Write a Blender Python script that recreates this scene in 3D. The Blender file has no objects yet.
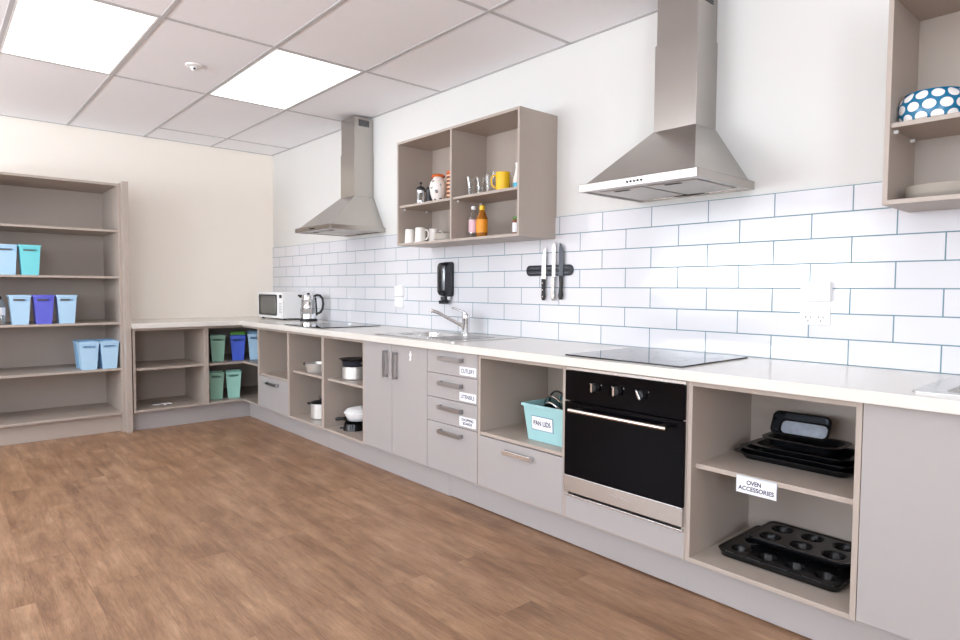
import bpy, bmesh, math, random
from mathutils import Vector, Matrix
random.seed(7)
C = bpy.context.scene.collection
sc = bpy.context.scene

# ------------------------------------------------------------------ camera
cd = bpy.data.cameras.new('camera')
cam = bpy.data.objects.new('camera', cd); C.objects.link(cam)
yaw, pitch, roll, F = math.radians(138.61255), math.radians(-2.81827), math.radians(0.33543), 628.706
fw = Vector((math.cos(yaw)*math.cos(pitch), math.sin(yaw)*math.cos(pitch), math.sin(pitch)))
rt = fw.cross(Vector((0, 0, 1))).normalized(); up = rt.cross(fw)
R2 = math.cos(roll)*rt + math.sin(roll)*up; U2 = -math.sin(roll)*rt + math.cos(roll)*up
M = Matrix((R2, U2, -fw)).transposed().to_4x4(); M.translation = Vector((6.5224, -2.8013, 1.2))
cam.matrix_world = M
cd.sensor_width = 36; cd.lens = F/960*36; cd.clip_start = .05
sc.camera = cam

# ------------------------------------------------------------------ world, light, exposure
w = bpy.data.worlds.new('sky'); sc.world = w; w.use_nodes = True
bg = w.node_tree.nodes['Background']; bg.inputs[0].default_value = (.72, .84, 1, 1); bg.inputs[1].default_value = 3.0
vs = sc.view_settings
vs.view_transform = 'Standard'; vs.look = 'None'; vs.exposure = -0.01; vs.gamma = 1; vs.use_curve_mapping = False
sc.cycles.use_denoising = True
sc.cycles.max_bounces = 12; sc.cycles.diffuse_bounces = 8; sc.cycles.glossy_bounces = 5
sc.cycles.transmission_bounces = 10; sc.cycles.transparent_max_bounces = 12
sc.cycles.sample_clamp_indirect = 8
sc.cycles.caustics_reflective = False; sc.cycles.caustics_refractive = False
PANEL = 2.9                      # strength of the ceiling panels
def daylight(name, loc, rot, sx, sy, e, col=(.82, .9, 1)):
    l = bpy.data.lights.new(name, 'AREA'); l.shape = 'RECTANGLE'; l.size = sx; l.size_y = sy
    l.energy = e; l.color = col
    o = bpy.data.objects.new(name, l); C.objects.link(o); o.location = loc; o.rotation_euler = rot
    return o
H = 2.6; LX = 9.2; LY = -6.2
daylight('daylight_side_window', (2.3, LY+.03, 1.55), (math.radians(90), 0, 0), 3.0, 1.4, 46)
daylight('daylight_side_window', (6.1, LY+.03, 1.55), (math.radians(90), 0, 0), 2.4, 1.4, 27, (.76, .87, 1))
# added uplights in front of the side windows, put in to brighten the ceiling
daylight('ceiling_fill_uplight', (2.3, LY+.06, 1.5), (math.radians(148), 0, 0), 3.0, 1.0, 155, (.895, .95, 1))
daylight('ceiling_fill_uplight', (6.1, LY+.06, 1.5), (math.radians(148), 0, 0), 2.4, 1.0, 88, (.895, .95, 1))
daylight('daylight_end_window', (LX-.03, -4.4, 1.55), (math.radians(90), 0, math.radians(90)), 1.6, 1.4, 85)

# ------------------------------------------------------------------ materials
def srgb(r, g, b):
    f = lambda c: (c/255/12.92) if c/255 <= .04045 else ((c/255+.055)/1.055)**2.4
    return (f(r), f(g), f(b), 1)
MATS = {}
def mat(name, col, rough=.5, metal=0., var=0., scale=40., coat=0., bump=0., trans=0., ior=1.45, stretch=(1, 1, 1), spec=.5):
    m = bpy.data.materials.new(name); m.use_nodes = True; nt = m.node_tree; N = nt.nodes; L = nt.links
    b = N['Principled BSDF']
    b.inputs['Base Color'].default_value = col; b.inputs['Roughness'].default_value = rough
    b.inputs['Metallic'].default_value = metal; b.inputs['Coat Weight'].default_value = coat
    b.inputs['Transmission Weight'].default_value = trans; b.inputs['IOR'].default_value = ior
    b.inputs['Specular IOR Level'].default_value = spec
    tc = N.new('ShaderNodeTexCoord'); mp = N.new('ShaderNodeMapping'); mp.inputs['Scale'].default_value = stretch
    L.new(tc.outputs['Object'], mp.inputs['Vector'])
    nz = N.new('ShaderNodeTexNoise'); nz.inputs['Scale'].default_value = scale; nz.inputs['Detail'].default_value = 4
    L.new(mp.outputs[0], nz.inputs['Vector'])
    if var > 0:
        mx = N.new('ShaderNodeMix'); mx.data_type = 'RGBA'
        mx.inputs['A'].default_value = tuple(c*(1-var) for c in col[:3])+(1,)
        mx.inputs['B'].default_value = tuple(min(1, c*(1+var)) for c in col[:3])+(1,)
        L.new(nz.outputs['Fac'], mx.inputs['Factor']); L.new(mx.outputs['Result'], b.inputs['Base Color'])
    if bump > 0:
        bp = N.new('ShaderNodeBump'); bp.inputs['Strength'].default_value = bump; bp.inputs['Distance'].default_value = .002
        L.new(nz.outputs['Fac'], bp.inputs['Height']); L.new(bp.outputs[0], b.inputs['Normal'])
    MATS[name] = m
    return m
greige = mat('greige_laminate_shade_lifted', srgb(176, 164, 154), .42, var=.010, scale=60, stretch=(6, 6, .6))  # same laminate as the fronts, colour lightened against the shade inside cabinets
frontm = mat('greige_laminate_bounce_cooled', srgb(170, 165, 164), .38, var=.008, scale=60, stretch=(6, 6, .6))  # same laminate as the carcasses, colour cooled against light bounced off the floor
paint = mat('warm_white_paint', srgb(222, 221, 218), .85, var=.012, scale=3)
paintb = mat('cream_paint', srgb(252, 245, 235), .85, var=.012, scale=3)
ceilm = mat('ceiling_tile_white', srgb(248, 249, 254), .9, var=.02, scale=300, bump=.15)
barm = mat('ceiling_bar_white', srgb(196, 196, 198), .6, var=.01)
topm = mat('white_worktop_laminate', srgb(222, 218, 211), .2, var=.012, scale=5, spec=.5)
steel = mat('brushed_stainless_steel', (.62, .60, .58, 1), .27, 1, var=.05, scale=30, stretch=(1, 1, 30), bump=.03)
steelh = mat('brushed_steel_hood', (.50, .47, .44, 1), .26, 1, var=.06, scale=25, stretch=(25, 25, 1), bump=.03)
chrome = mat('polished_chrome', (.78, .78, .79, 1), .08, 1, var=.01)
satin = mat('satin_nickel_handle', (.42, .42, .44, 1), .3, 1, var=.03)
black = mat('black_plastic', (.012, .012, .014, 1), .35, var=.1)
glassb = mat('black_glass', (.004, .004, .005, 1), .04, var=.0, spec=.5)
ovenglass = mat('oven_black_glass', (.002, .002, .003, 1), .05, spec=.12)
whitesteel = mat('pale_brushed_steel', (.82, .82, .80, 1), .35, .7, var=.02)
enamel = mat('black_enamel', (.006, .006, .007, 1), .24, var=.1, spec=.4)
whitep = mat('white_plastic', srgb(240, 240, 240), .35, var=.01)
ceramic = mat('white_ceramic', srgb(236, 232, 226), .18, var=.01)
dark = mat('dark_cavity', (.02, .02, .02, 1), .8, var=.1)
filt = mat('hood_filter_mesh', (.55, .52, .48, 1), .45, 1, var=.25, scale=600)
clear = mat('clear_glass', (1, 1, 1, 1), .02, trans=1, ior=1.45)
aqua = mat('aqua_plastic', srgb(120, 214, 222), .4, var=.02)
pale = mat('pale_blue_plastic', srgb(178, 214, 240), .4, var=.02)
paleb = mat('powder_blue_plastic', srgb(150, 200, 238), .4, var=.02)
indigo = mat('indigo_plastic', srgb(100, 104, 212), .4, var=.02)
royal = mat('royal_blue_plastic', srgb(70, 104, 222), .4, var=.02)
sage = mat('sage_green_plastic', srgb(146, 192, 172), .4, var=.02)
mint = mat('mint_green_plastic', srgb(166, 222, 208), .4, var=.02)
lime = mat('lime_green_plastic', srgb(120, 205, 70), .4, var=.02)
panaqua = mat('pale_turquoise_plastic', srgb(158, 202, 204), .4, var=.02)
yellow = mat('yellow_glaze', srgb(238, 190, 30), .25, var=.02)
orange = mat('orange_plastic', srgb(222, 110, 50), .4, var=.03)
orangel = mat('orange_label', srgb(240, 150, 30), .45, var=.25, scale=60)
pinkl = mat('pink_label', srgb(215, 180, 190), .45, var=.2, scale=60)
ink = mat('label_ink', srgb(25, 30, 60), .6, var=.02)
card = mat('white_label_card', srgb(243, 244, 250), .5, var=.01)
green = mat('green_cap', srgb(90, 130, 60), .4, var=.05)
brown = mat('brown_spice', srgb(130, 80, 50), .6, var=.2, scale=200)
teal = mat('turquoise_glaze', srgb(60, 170, 200), .25, var=.1)
teag = mat('teal_lid_rim', srgb(30, 110, 120), .3, var=.05)
handleb = mat('blade_steel', (.75, .75, .76, 1), .2, 1, var=.02)
bladed = mat('grey_coated_blade', (.10, .11, .13, 1), .35, .6, var=.05)
paper = mat('crumpled_white_paper', srgb(240, 240, 240), .8, var=.03)
liquid = mat('amber_liquid', srgb(220, 140, 50), .1, trans=.6, ior=1.35)

def add_emit(name, col, s):
    m = bpy.data.materials.new(name); m.use_nodes = True; b = m.node_tree.nodes['Principled BSDF']
    b.inputs['Base Color'].default_value = (.8, .8, .8, 1)
    b.inputs['Emission Color'].default_value = col; b.inputs['Emission Strength'].default_value = s
    return m
lampm = add_emit('lit_diffuser', (.96, .98, 1, 1), PANEL)

def node_floor():
    m = bpy.data.materials.new('oak_vinyl_planks'); m.use_nodes = True; nt = m.node_tree; N = nt.nodes; L = nt.links
    b = N['Principled BSDF']; b.inputs['Roughness'].default_value = .42
    tc = N.new('ShaderNodeTexCoord')
    br = N.new('ShaderNodeTexBrick'); br.offset = .37; br.offset_frequency = 2
    br.inputs['Scale'].default_value = 1; br.inputs['Brick Width'].default_value = 1.22; br.inputs['Row Height'].default_value = .18
    br.inputs['Mortar Size'].default_value = .0012; br.inputs['Mortar Smooth'].default_value = .3
    br.inputs['Color1'].default_value = (0, 0, 0, 1); br.inputs['Color2'].default_value = (1, 1, 1, 1); br.inputs['Mortar'].default_value = (.5, .5, .5, 1)
    L.new(tc.outputs['Object'], br.inputs['Vector'])
    # per-plank shift of the grain
    add = N.new('ShaderNodeVectorMath'); add.operation = 'MULTIPLY_ADD'
    L.new(br.outputs['Color'], add.inputs[0]); add.inputs[1].default_value = (7, 3, 5); L.new(tc.outputs['Object'], add.inputs[2])
    def noise(sc_, s, d, rough=.6, dist=0):
        mp = N.new('ShaderNodeMapping'); mp.inputs['Scale'].default_value = sc_; L.new(add.outputs[0], mp.inputs['Vector'])
        n = N.new('ShaderNodeTexNoise'); n.inputs['Scale'].default_value = s; n.inputs['Detail'].default_value = d
        n.inputs['Roughness'].default_value = rough; n.inputs['Distortion'].default_value = dist
        L.new(mp.outputs[0], n.inputs['Vector']); return n
    n1 = noise((.9, 7.5, 1), 2.0, 8, .66, .45)
    n2 = noise((5, 62, 1), 2.6, 8, .78, .5)
    c2 = N.new('ShaderNodeMapRange'); c2.inputs['From Min'].default_value = .33; c2.inputs['From Max'].default_value = .67; L.new(n2.outputs['Fac'], c2.inputs['Value'])
    n3 = noise((2.2, 3.5, 1), 1.6, 3, .5, .4)
    r1 = N.new('ShaderNodeValToRGB'); e = r1.color_ramp.elements
    e[0].position = .30; e[0].color = srgb(128, 96, 73); e[1].position = .70; e[1].color = srgb(172, 137, 108)
    k = e.new(.5); k.color = srgb(152, 117, 89)
    L.new(n1.outputs['Fac'], r1.inputs['Fac'])
    mx = N.new('ShaderNodeMix'); mx.data_type = 'RGBA'; mx.blend_type = 'OVERLAY'; mx.inputs['Factor'].default_value = .30
    L.new(r1.outputs[0], mx.inputs['A']); L.new(c2.outputs[0], mx.inputs['B'])
    mx2 = N.new('ShaderNodeMix'); mx2.data_type = 'RGBA'; mx2.blend_type = 'SOFT_LIGHT'; mx2.inputs['Factor'].default_value = .7
    L.new(mx.outputs['Result'], mx2.inputs['A']); L.new(n3.outputs['Fac'], mx2.inputs['B'])
    sep = N.new('ShaderNodeMapRange'); sep.inputs['To Min'].default_value = .96; sep.inputs['To Max'].default_value = 1.03
    L.new(br.outputs['Color'], sep.inputs['Value'])
    mul = N.new('ShaderNodeVectorMath'); mul.operation = 'SCALE'
    L.new(mx2.outputs['Result'], mul.inputs[0]); L.new(sep.outputs[0], mul.inputs['Scale'])
    mor = N.new('ShaderNodeMix'); mor.data_type = 'RGBA'; L.new(br.outputs['Fac'], mor.inputs['Factor'])
    L.new(mul.outputs[0], mor.inputs['A']); mor.inputs['B'].default_value = srgb(136, 103, 79)
    L.new(mor.outputs['Result'], b.inputs['Base Color'])
    rr = N.new('ShaderNodeMapRange'); rr.inputs['To Min'].default_value = .30; rr.inputs['To Max'].default_value = .5
    L.new(n2.outputs['Fac'], rr.inputs['Value']); L.new(rr.outputs[0], b.inputs['Roughness'])
    bp = N.new('ShaderNodeBump'); bp.inputs['Strength'].default_value = .12; bp.inputs['Distance'].default_value = .002
    L.new(n2.outputs['Fac'], bp.inputs['Height']); L.new(bp.outputs[0], b.inputs['Normal'])
    return m

def node_tiles():
    m = bpy.data.materials.new('white_subway_tiles'); m.use_nodes = True; nt = m.node_tree; N = nt.nodes; L = nt.links
    b = N['Principled BSDF']
    tc = N.new('ShaderNodeTexCoord'); sx = N.new('ShaderNodeSeparateXYZ'); L.new(tc.outputs['Object'], sx.inputs[0])
    cx = N.new('ShaderNodeCombineXYZ')
    ax = N.new('ShaderNodeMath'); ax.operation = 'ADD'; ax.inputs[1].default_value = -.17264+.3105*2
    az = N.new('ShaderNodeMath'); az.operation = 'ADD'; az.inputs[1].default_value = -.9005
    L.new(sx.outputs['X'], ax.inputs[0]); L.new(sx.outputs['Z'], az.inputs[0])
    L.new(ax.outputs[0], cx.inputs[0]); L.new(az.outputs[0], cx.inputs[1])
    br = N.new('ShaderNodeTexBrick'); br.offset = .5; br.offset_frequency = 2
    br.inputs['Scale'].default_value = 1; br.inputs['Brick Width'].default_value = .3105; br.inputs['Row Height'].default_value = .1035
    br.inputs['Mortar Size'].default_value = .0026; br.inputs['Mortar Smooth'].default_value = .15
    br.inputs['Color1'].default_value = srgb(222, 222, 225); br.inputs['Color2'].default_value = srgb(217, 217, 222)
    br.inputs['Mortar'].default_value = srgb(104, 136, 148)
    L.new(cx.outputs[0], br.inputs['Vector'])
    L.new(br.outputs['Color'], b.inputs['Base Color'])
    rr = N.new('ShaderNodeMapRange'); rr.inputs['To Min'].default_value = .10; rr.inputs['To Max'].default_value = .8
    L.new(br.outputs['Fac'], rr.inputs['Value']); L.new(rr.outputs[0], b.inputs['Roughness'])
    # pillowed tile edge and slight per-tile wave
    nz = N.new('ShaderNodeTexNoise'); nz.inputs['Scale'].default_value = 6; L.new(cx.outputs[0], nz.inputs['Vector'])
    iv = N.new('ShaderNodeMath'); iv.operation = 'MULTIPLY_ADD'; iv.inputs[1].default_value = -.5; 
    L.new(br.outputs['Fac'], iv.inputs[0]); L.new(nz.outputs['Fac'], iv.inputs[2])
    bp = N.new('ShaderNodeBump'); bp.inputs['Strength'].default_value = .25; bp.inputs['Distance'].default_value = .003
    L.new(iv.outputs[0], bp.inputs['Height']); L.new(bp.outputs[0], b.inputs['Normal'])
    return m

def node_dots():      # blue ware with big white ovals, laid out by angle round the bowl and height
    m = bpy.data.materials.new('blue_white_dot_glaze'); m.use_nodes = True; nt = m.node_tree; N = nt.nodes; L = nt.links
    b = N['Principled BSDF']; b.inputs['Roughness'].default_value = .25
    tc = N.new('ShaderNodeTexCoord'); s = N.new('ShaderNodeSeparateXYZ'); L.new(tc.outputs['Object'], s.inputs[0])
    at = N.new('ShaderNodeMath'); at.operation = 'ARCTAN2'; L.new(s.outputs['Y'], at.inputs[0]); L.new(s.outputs['X'], at.inputs[1])
    def mth(op, a, bb=None, c=None):
        n = N.new('ShaderNodeMath'); n.operation = op
        for i, v in enumerate((a, bb, c)):
            if v is None: continue
            if isinstance(v, (int, float)): n.inputs[i].default_value = v
            else: L.new(v, n.inputs[i])
        return n.outputs[0]
    u = mth('MULTIPLY', at.outputs[0], 13/(2*math.pi)); v = mth('MULTIPLY_ADD', s.outputs['Z'], 1/.036, .25)
    row = mth('FLOOR', v); par = mth('MULTIPLY', mth('MODULO', row, 2.0), .5)
    fu = mth('SUBTRACT', mth('FRACT', mth('ADD', mth('ADD', u, par), 20.0)), .5); fv = mth('SUBTRACT', mth('FRACT', v), .5)
    d = mth('ADD', mth('POWER', mth('MULTIPLY', fu, 1/.40), 2.0), mth('POWER', mth('MULTIPLY', fv, 1/.43), 2.0))
    lt = mth('LESS_THAN', d, 1.0)
    mx = N.new('ShaderNodeMix'); mx.data_type = 'RGBA'; L.new(lt, mx.inputs['Factor'])
    mx.inputs['A'].default_value = srgb(20, 110, 150); mx.inputs['B'].default_value = srgb(240, 238, 235)
    L.new(mx.outputs['Result'], b.inputs['Base Color'])
    return m
def node_floral():
    m = bpy.data.materials.new('white_china_with_grey_flowers'); m.use_nodes = True; nt = m.node_tree; N = nt.nodes; L = nt.links
    b = N['Principled BSDF']; b.inputs['Roughness'].default_value = .25
    tc = N.new('ShaderNodeTexCoord'); v = N.new('ShaderNodeTexVoronoi'); v.inputs['Scale'].default_value = 28; L.new(tc.outputs['Object'], v.inputs['Vector'])
    n = N.new('ShaderNodeTexNoise'); n.inputs['Scale'].default_value = 60; L.new(tc.outputs['Object'], n.inputs['Vector'])
    a = N.new('ShaderNodeMath'); a.operation = 'MULTIPLY_ADD'; a.inputs[1].default_value = .5; L.new(n.outputs['Fac'], a.inputs[0]); L.new(v.outputs['Distance'], a.inputs[2])
    r = N.new('ShaderNodeValToRGB'); e = r.color_ramp.elements
    e[0].position = .46; e[0].color = srgb(70, 66, 66); e[1].position = .60; e[1].color = srgb(234, 228, 222)
    L.new(a.outputs[0], r.inputs[0]); L.new(r.outputs[0], b.inputs['Base Color'])
    return m
def node_stripes():
    m = bpy.data.materials.new('red_orange_striped_tin'); m.use_nodes = True; nt = m.node_tree; N = nt.nodes; L = nt.links
    b = N['Principled BSDF']; b.inputs['Roughness'].default_value = .35
    tc = N.new('ShaderNodeTexCoord'); wv = N.new('ShaderNodeTexWave'); wv.bands_direction = 'Z'; wv.inputs['Scale'].default_value = 12; wv.inputs['Distortion'].default_value = 1.5
    L.new(tc.outputs['Object'], wv.inputs['Vector'])
    r = N.new('ShaderNodeValToRGB'); e = r.color_ramp.elements
    e[0].position = .2; e[0].color = srgb(60, 45, 40); e[1].position = .8; e[1].color = srgb(235, 190, 150); k = e.new(.5); k.color = srgb(205, 80, 40)
    L.new(wv.outputs['Fac'], r.inputs[0]); L.new(r.outputs[0], b.inputs['Base Color'])
    return m
floorm = node_floor(); tilem = node_tiles(); dotm = node_dots(); florm = node_floral(); stripem = node_stripes()
nz_glass = bpy.data.materials.new('window_pane_glass'); nz_glass.use_nodes = True
_nt = nz_glass.node_tree; _nt.nodes.clear()
_o = _nt.nodes.new('ShaderNodeOutputMaterial'); _t = _nt.nodes.new('ShaderNodeBsdfTransparent'); _g = _nt.nodes.new('ShaderNodeBsdfGlossy'); _mx = _nt.nodes.new('ShaderNodeMixShader')
_g.inputs['Roughness'].default_value = .02; _mx.inputs[0].default_value = .06
_nt.links.new(_t.outputs[0], _mx.inputs[1]); _nt.links.new(_g.outputs[0], _mx.inputs[2]); _nt.links.new(_mx.outputs[0], _o.inputs[0])
# thin glass for drinking glasses and lids: see-through with a fresnel shine
thin = bpy.data.materials.new('thin_clear_glass'); thin.use_nodes = True
_nt = thin.node_tree; _nt.nodes.clear()
_o = _nt.nodes.new('ShaderNodeOutputMaterial'); _t = _nt.nodes.new('ShaderNodeBsdfTransparent'); _g = _nt.nodes.new('ShaderNodeBsdfGlossy'); _mx = _nt.nodes.new('ShaderNodeMixShader')
_lw = _nt.nodes.new('ShaderNodeLayerWeight'); _lw.inputs[0].default_value = .35
_t.inputs[0].default_value = (.975, .985, .985, 1); _g.inputs['Roughness'].default_value = .05
_nt.links.new(_lw.outputs['Facing'], _mx.inputs[0]); _nt.links.new(_t.outputs[0], _mx.inputs[1]); _nt.links.new(_g.outputs[0], _mx.inputs[2]); _nt.links.new(_mx.outputs[0], _o.inputs[0])

# ------------------------------------------------------------------ builders
ORG = {}
def tag(o, label=None, cat=None, group=None, kind=None):
    if label: o['label'] = label
    if cat: o['category'] = cat
    if group: o['group'] = group
    if kind: o['kind'] = kind
    return o
def thing(name, label, cat, loc=(0, 0, 0), rz=0, group=None):
    o = bpy.data.objects.new(name, None); C.objects.link(o); o.empty_display_size = .05
    o.location = loc; o.rotation_euler = (0, 0, rz); ORG[o.name] = Vector(loc)
    return tag(o, label, cat, group)
class MB:
    def __init__(s): s.v = []; s.f = []
    def add(s, vs, fs):
        n = len(s.v); s.v += [tuple(v) for v in vs]; s.f += [tuple(n+i for i in f) for f in fs]; return s
    def box(s, x0, x1, y0, y1, z0, z1):
        return s.add([(x0, y0, z0), (x1, y0, z0), (x1, y1, z0), (x0, y1, z0), (x0, y0, z1), (x1, y0, z1), (x1, y1, z1), (x0, y1, z1)],
                     [(0, 3, 2, 1), (4, 5, 6, 7), (0, 1, 5, 4), (1, 2, 6, 5), (2, 3, 7, 6), (3, 0, 4, 7)])
    def loops(s, loops, cap0=True, cap1=True):       # loft of equal-length closed loops
        k = len(loops[0]); vs = [p for l in loops for p in l]; fs = []
        for i in range(len(loops)-1):
            for j in range(k): fs.append((i*k+j, i*k+(j+1) % k, (i+1)*k+(j+1) % k, (i+1)*k+j))
        if cap0: fs.append(tuple(range(k-1, -1, -1)))
        if cap1: fs.append(tuple((len(loops)-1)*k+j for j in range(k)))
        return s.add(vs, fs)
    def lathe(s, prof, c=(0, 0, 0), seg=32, mtx=None, cap0=False, cap1=False):
        ls = []
        for r, z in prof:
            ls.append([Vector((r*math.cos(2*math.pi*j/seg), r*math.sin(2*math.pi*j/seg), z)) for j in range(seg)])
        if mtx: ls = [[mtx @ p for p in l] for l in ls]
        ls = [[p+Vector(c) for p in l] for l in ls]
        return s.loops(ls, cap0, cap1)
    def cyl(s, p0, p1, r, seg=20, r1=None):
        p0 = Vector(p0); p1 = Vector(p1); d = (p1-p0).normalized(); a = d.orthogonal().normalized(); b = d.cross(a); r1 = r if r1 is None else r1
        mk = lambda p, q: [p+q*(math.cos(2*math.pi*j/seg)*a+math.sin(2*math.pi*j/seg)*b) for j in range(seg)]
        return s.loops([mk(p0, r), mk(p1, r1)])
    def tube(s, pts, r, seg=12):
        pts = [Vector(p) for p in pts]; n = len(pts); ls = []; a = None
        for i, p in enumerate(pts):
            d = (pts[min(i+1, n-1)]-pts[max(i-1, 0)]).normalized()
            a = d.orthogonal().normalized() if a is None else (a-d*a.dot(d)).normalized()
            b = d.cross(a); rr = r[i] if isinstance(r, (list, tuple)) else r
            ls.append([p+rr*(math.cos(2*math.pi*j/seg)*a+math.sin(2*math.pi*j/seg)*b) for j in range(seg)])
        return s.loops(ls)
    def build(s, name, m, parent=None, bevel=0, smooth=False, seg=2, fix=True, solid=0):
        me = bpy.data.meshes.new(name); off = ORG.get(parent.name, Vector()) if parent else Vector()
        if s.__dict__.get('local'): off = Vector()
        me.from_pydata([tuple(Vector(v)-off) for v in s.v], [], s.f)
        if fix:
            bm = bmesh.new(); bm.from_mesh(me); bmesh.ops.recalc_face_normals(bm, faces=bm.faces); bm.to_mesh(me); bm.free()
        me.materials.append(m)
        o = bpy.data.objects.new(name, me); C.objects.link(o)
        if parent: o.parent = parent
        ORG[o.name] = off
        if smooth:
            for p in me.polygons: p.use_smooth = True
            me.set_sharp_from_angle(angle=math.radians(40))
        if solid:
            md = o.modifiers.new('solid', 'SOLIDIFY'); md.thickness = solid; md.offset = 0
        if bevel:
            md = o.modifiers.new('bevel', 'BEVEL'); md.width = bevel; md.segments = seg; md.limit_method = 'ANGLE'; md.angle_limit = math.radians(40)
        return o
def box(name, m, parent, x0, x1, y0, y1, z0, z1, bevel=.0008):
    return MB().box(x0, x1, y0, y1, z0, z1).build(name, m, parent, bevel)
def rrect(w, d, r, z, cx=0, cy=0, n=6):
    pts = []
    for sx, sy, a0 in ((1, 1, 0), (-1, 1, 90), (-1, -1, 180), (1, -1, 270)):
        for i in range(n+1):
            a = math.radians(a0+90*i/n)
            pts.append(Vector((cx+sx*(w/2-r)+r*math.cos(a), cy+sy*(d/2-r)+r*math.sin(a), z)))
    return pts
def copy_tree(o, parent=None):
    c = o.copy(); C.objects.link(c)
    if parent: c.parent = parent
    for ch in list(o.children): copy_tree(ch, c)
    return c
def text(body, x, z, y, size, parent, name='lettering', m=None, align='CENTER', bold=.0, width=None):
    cu = bpy.data.curves.new(name, 'FONT'); cu.body = body; cu.size = size; cu.align_x = align; cu.align_y = 'CENTER'
    cu.extrude = .0002; cu.offset = bold; cu.space_line = .95; cu.materials.append(m or ink)
    o = bpy.data.objects.new(name, cu); C.objects.link(o); o.parent = parent
    off = ORG.get(parent.name, Vector())
    o.location = Vector((x, y, z))-off; o.rotation_euler = (math.pi/2, 0, 0)
    bpy.context.view_layer.update(); dg = bpy.context.evaluated_depsgraph_get()
    me = bpy.data.meshes.new_from_object(o.evaluated_get(dg)); me.name = name
    if width:
        xsx = [v.co.x for v in me.vertices]; k = width/(max(xsx)-min(xsx))
        for v in me.vertices: v.co.x *= k
    q = bpy.data.objects.new(name, me); C.objects.link(q); q.parent = parent; q.location = o.location.copy(); q.rotation_euler = o.rotation_euler.copy()
    bpy.data.objects.remove(o); q.name = name
    return q

# ------------------------------------------------------------------ the room
def struct(name, mb, m, parent=None, bevel=0, **k):
    o = mb.build(name, m, parent, bevel, **k); o['kind'] = 'structure'; return o
struct('floor', MB().box(-.1, LX+.1, LY-.1, .1, -.08, 0), floorm)
struct('wall_back', MB().box(-.1, 0, LY-.1, .1, 0, H+.1), paintb)
wr = struct('wall_right', MB().box(0, LX, 0, .1, 0, H+.1), paint)
sp = MB().box(.0, 7.6, -.009, 0, .9, 1.6255).build('tiled_splashback', tilem, wr)
sp['label'] = 'white rectangular tiles with blue grey grout'
def wall_with_openings(name, axis, pos, t, a0, a1, ops):
    mb = MB()
    def bx(a, b, z0, z1):
        if b-a < 1e-4: return
        if axis == 'x': mb.box(pos, pos+t, a, b, z0, z1)
        else: mb.box(a, b, pos, pos+t, z0, z1)
    cur = a0
    for (p, q, z0, z1) in ops:
        bx(cur, p, 0, H+.1); bx(p, q, 0, z0); bx(p, q, z1, H+.1); cur = q
    bx(cur, a1, 0, H+.1)
    return struct(name, mb, paint)
wall_with_openings('wall_left', 'y', LY-.1, .1, 0, LX, [(.8, 3.8, .85, 2.25), (4.9, 7.3, .85, 2.25)])
wall_with_openings('wall_front', 'x', LX, .1, LY, 0, [(-5.2, -3.6, .85, 2.25)])
def window(name, axis, pos, a0, a1, z0, z1):
    fr = MB(); f = .05
    def bx(m_, a, b, c, d, t0, t1):
        if axis == 'y': m_.box(a, b, pos+t0, pos+t1, c, d)
        else: m_.box(pos-t1, pos-t0, a, b, c, d)
    for a, b, c, d in ((a0, a1, z0, z0+f), (a0, a1, z1-f, z1), (a0, a0+f, z0+f, z1-f), (a1-f, a1, z0+f, z1-f), ((a0+a1)/2-.03, (a0+a1)/2+.03, z0+f, z1-f)):
        bx(fr, a, b, c, d, -.06, -.005)
    o = struct(name, fr, whitep)
    p = MB(); bx(p, a0+f, a1-f, z0+f, z1-f, -.04, -.036); p.build('window_pane', nz_glass, o)
window('window_1', 'y', LY, .8, 3.8, .85, 2.25)
window('window_2', 'y', LY, 4.9, 7.3, .85, 2.25)
window('window_3', 'x', LX, -5.2, -3.6, .85, 2.25)
# ceiling: tiles in a suspended grid, with openings for the light panels
XL = [1.735+1.19*i for i in range(-1, 7)]; YL = [-.03-.603*i for i in range(1, 11)]
LIGHTS = [(XL[i], XL[i]+1.19, YL[j], YL[j-1]) for i, j in ((1, 1), (1, 3), (1, 7), (4, 2), (4, 4), (4, 7), (6, 3), (6, 7))]  # first two are in view; the others are unseen, added for illumination
ce = MB()
xs = [-.1]+[x for x in XL if x > .6]+[LX+.1]; ys = sorted([LY-.1]+YL+[.1])
for i in range(len(xs)-1):
    for j in range(len(ys)-1):
        cx_, cy_ = (xs[i]+xs[i+1])/2, (ys[j]+ys[j+1])/2
        if any(a < cx_ < b and c < cy_ < d for a, b, c, d in LIGHTS): continue
        ce.box(xs[i], xs[i+1], ys[j], ys[j+1], H, H+.02)
ceo = struct('ceiling', ce, ceilm)
g = MB(); hb = .011; zt = H-.0035
for y in YL: g.box(0, LX, y-hb, y+hb, zt, H)
for x in XL[1:]: 
    yy = sorted(YL+[0, LY])
    for a, b in zip(yy[:-1], yy[1:]): g.box(x-hb, x+hb, a+hb, b-hb, zt, H)
g.box(.45-hb, .45+hb, -.63+hb, 0, zt, H); g.box(.45-hb, .45+hb, -1.23+hb, -.63-hb, zt, H)
g.box(0, LX, -.02, 0, zt, H); g.box(0, .02, LY, -.02, zt, H)
g.build('ceiling_grid', barm, ceo, .0008)
ll = ['bright square light panel in the ceiling nearer the tiled wall and its range hoods', 'bright square light panel in the ceiling above the tall shelving, at the top left']
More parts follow.
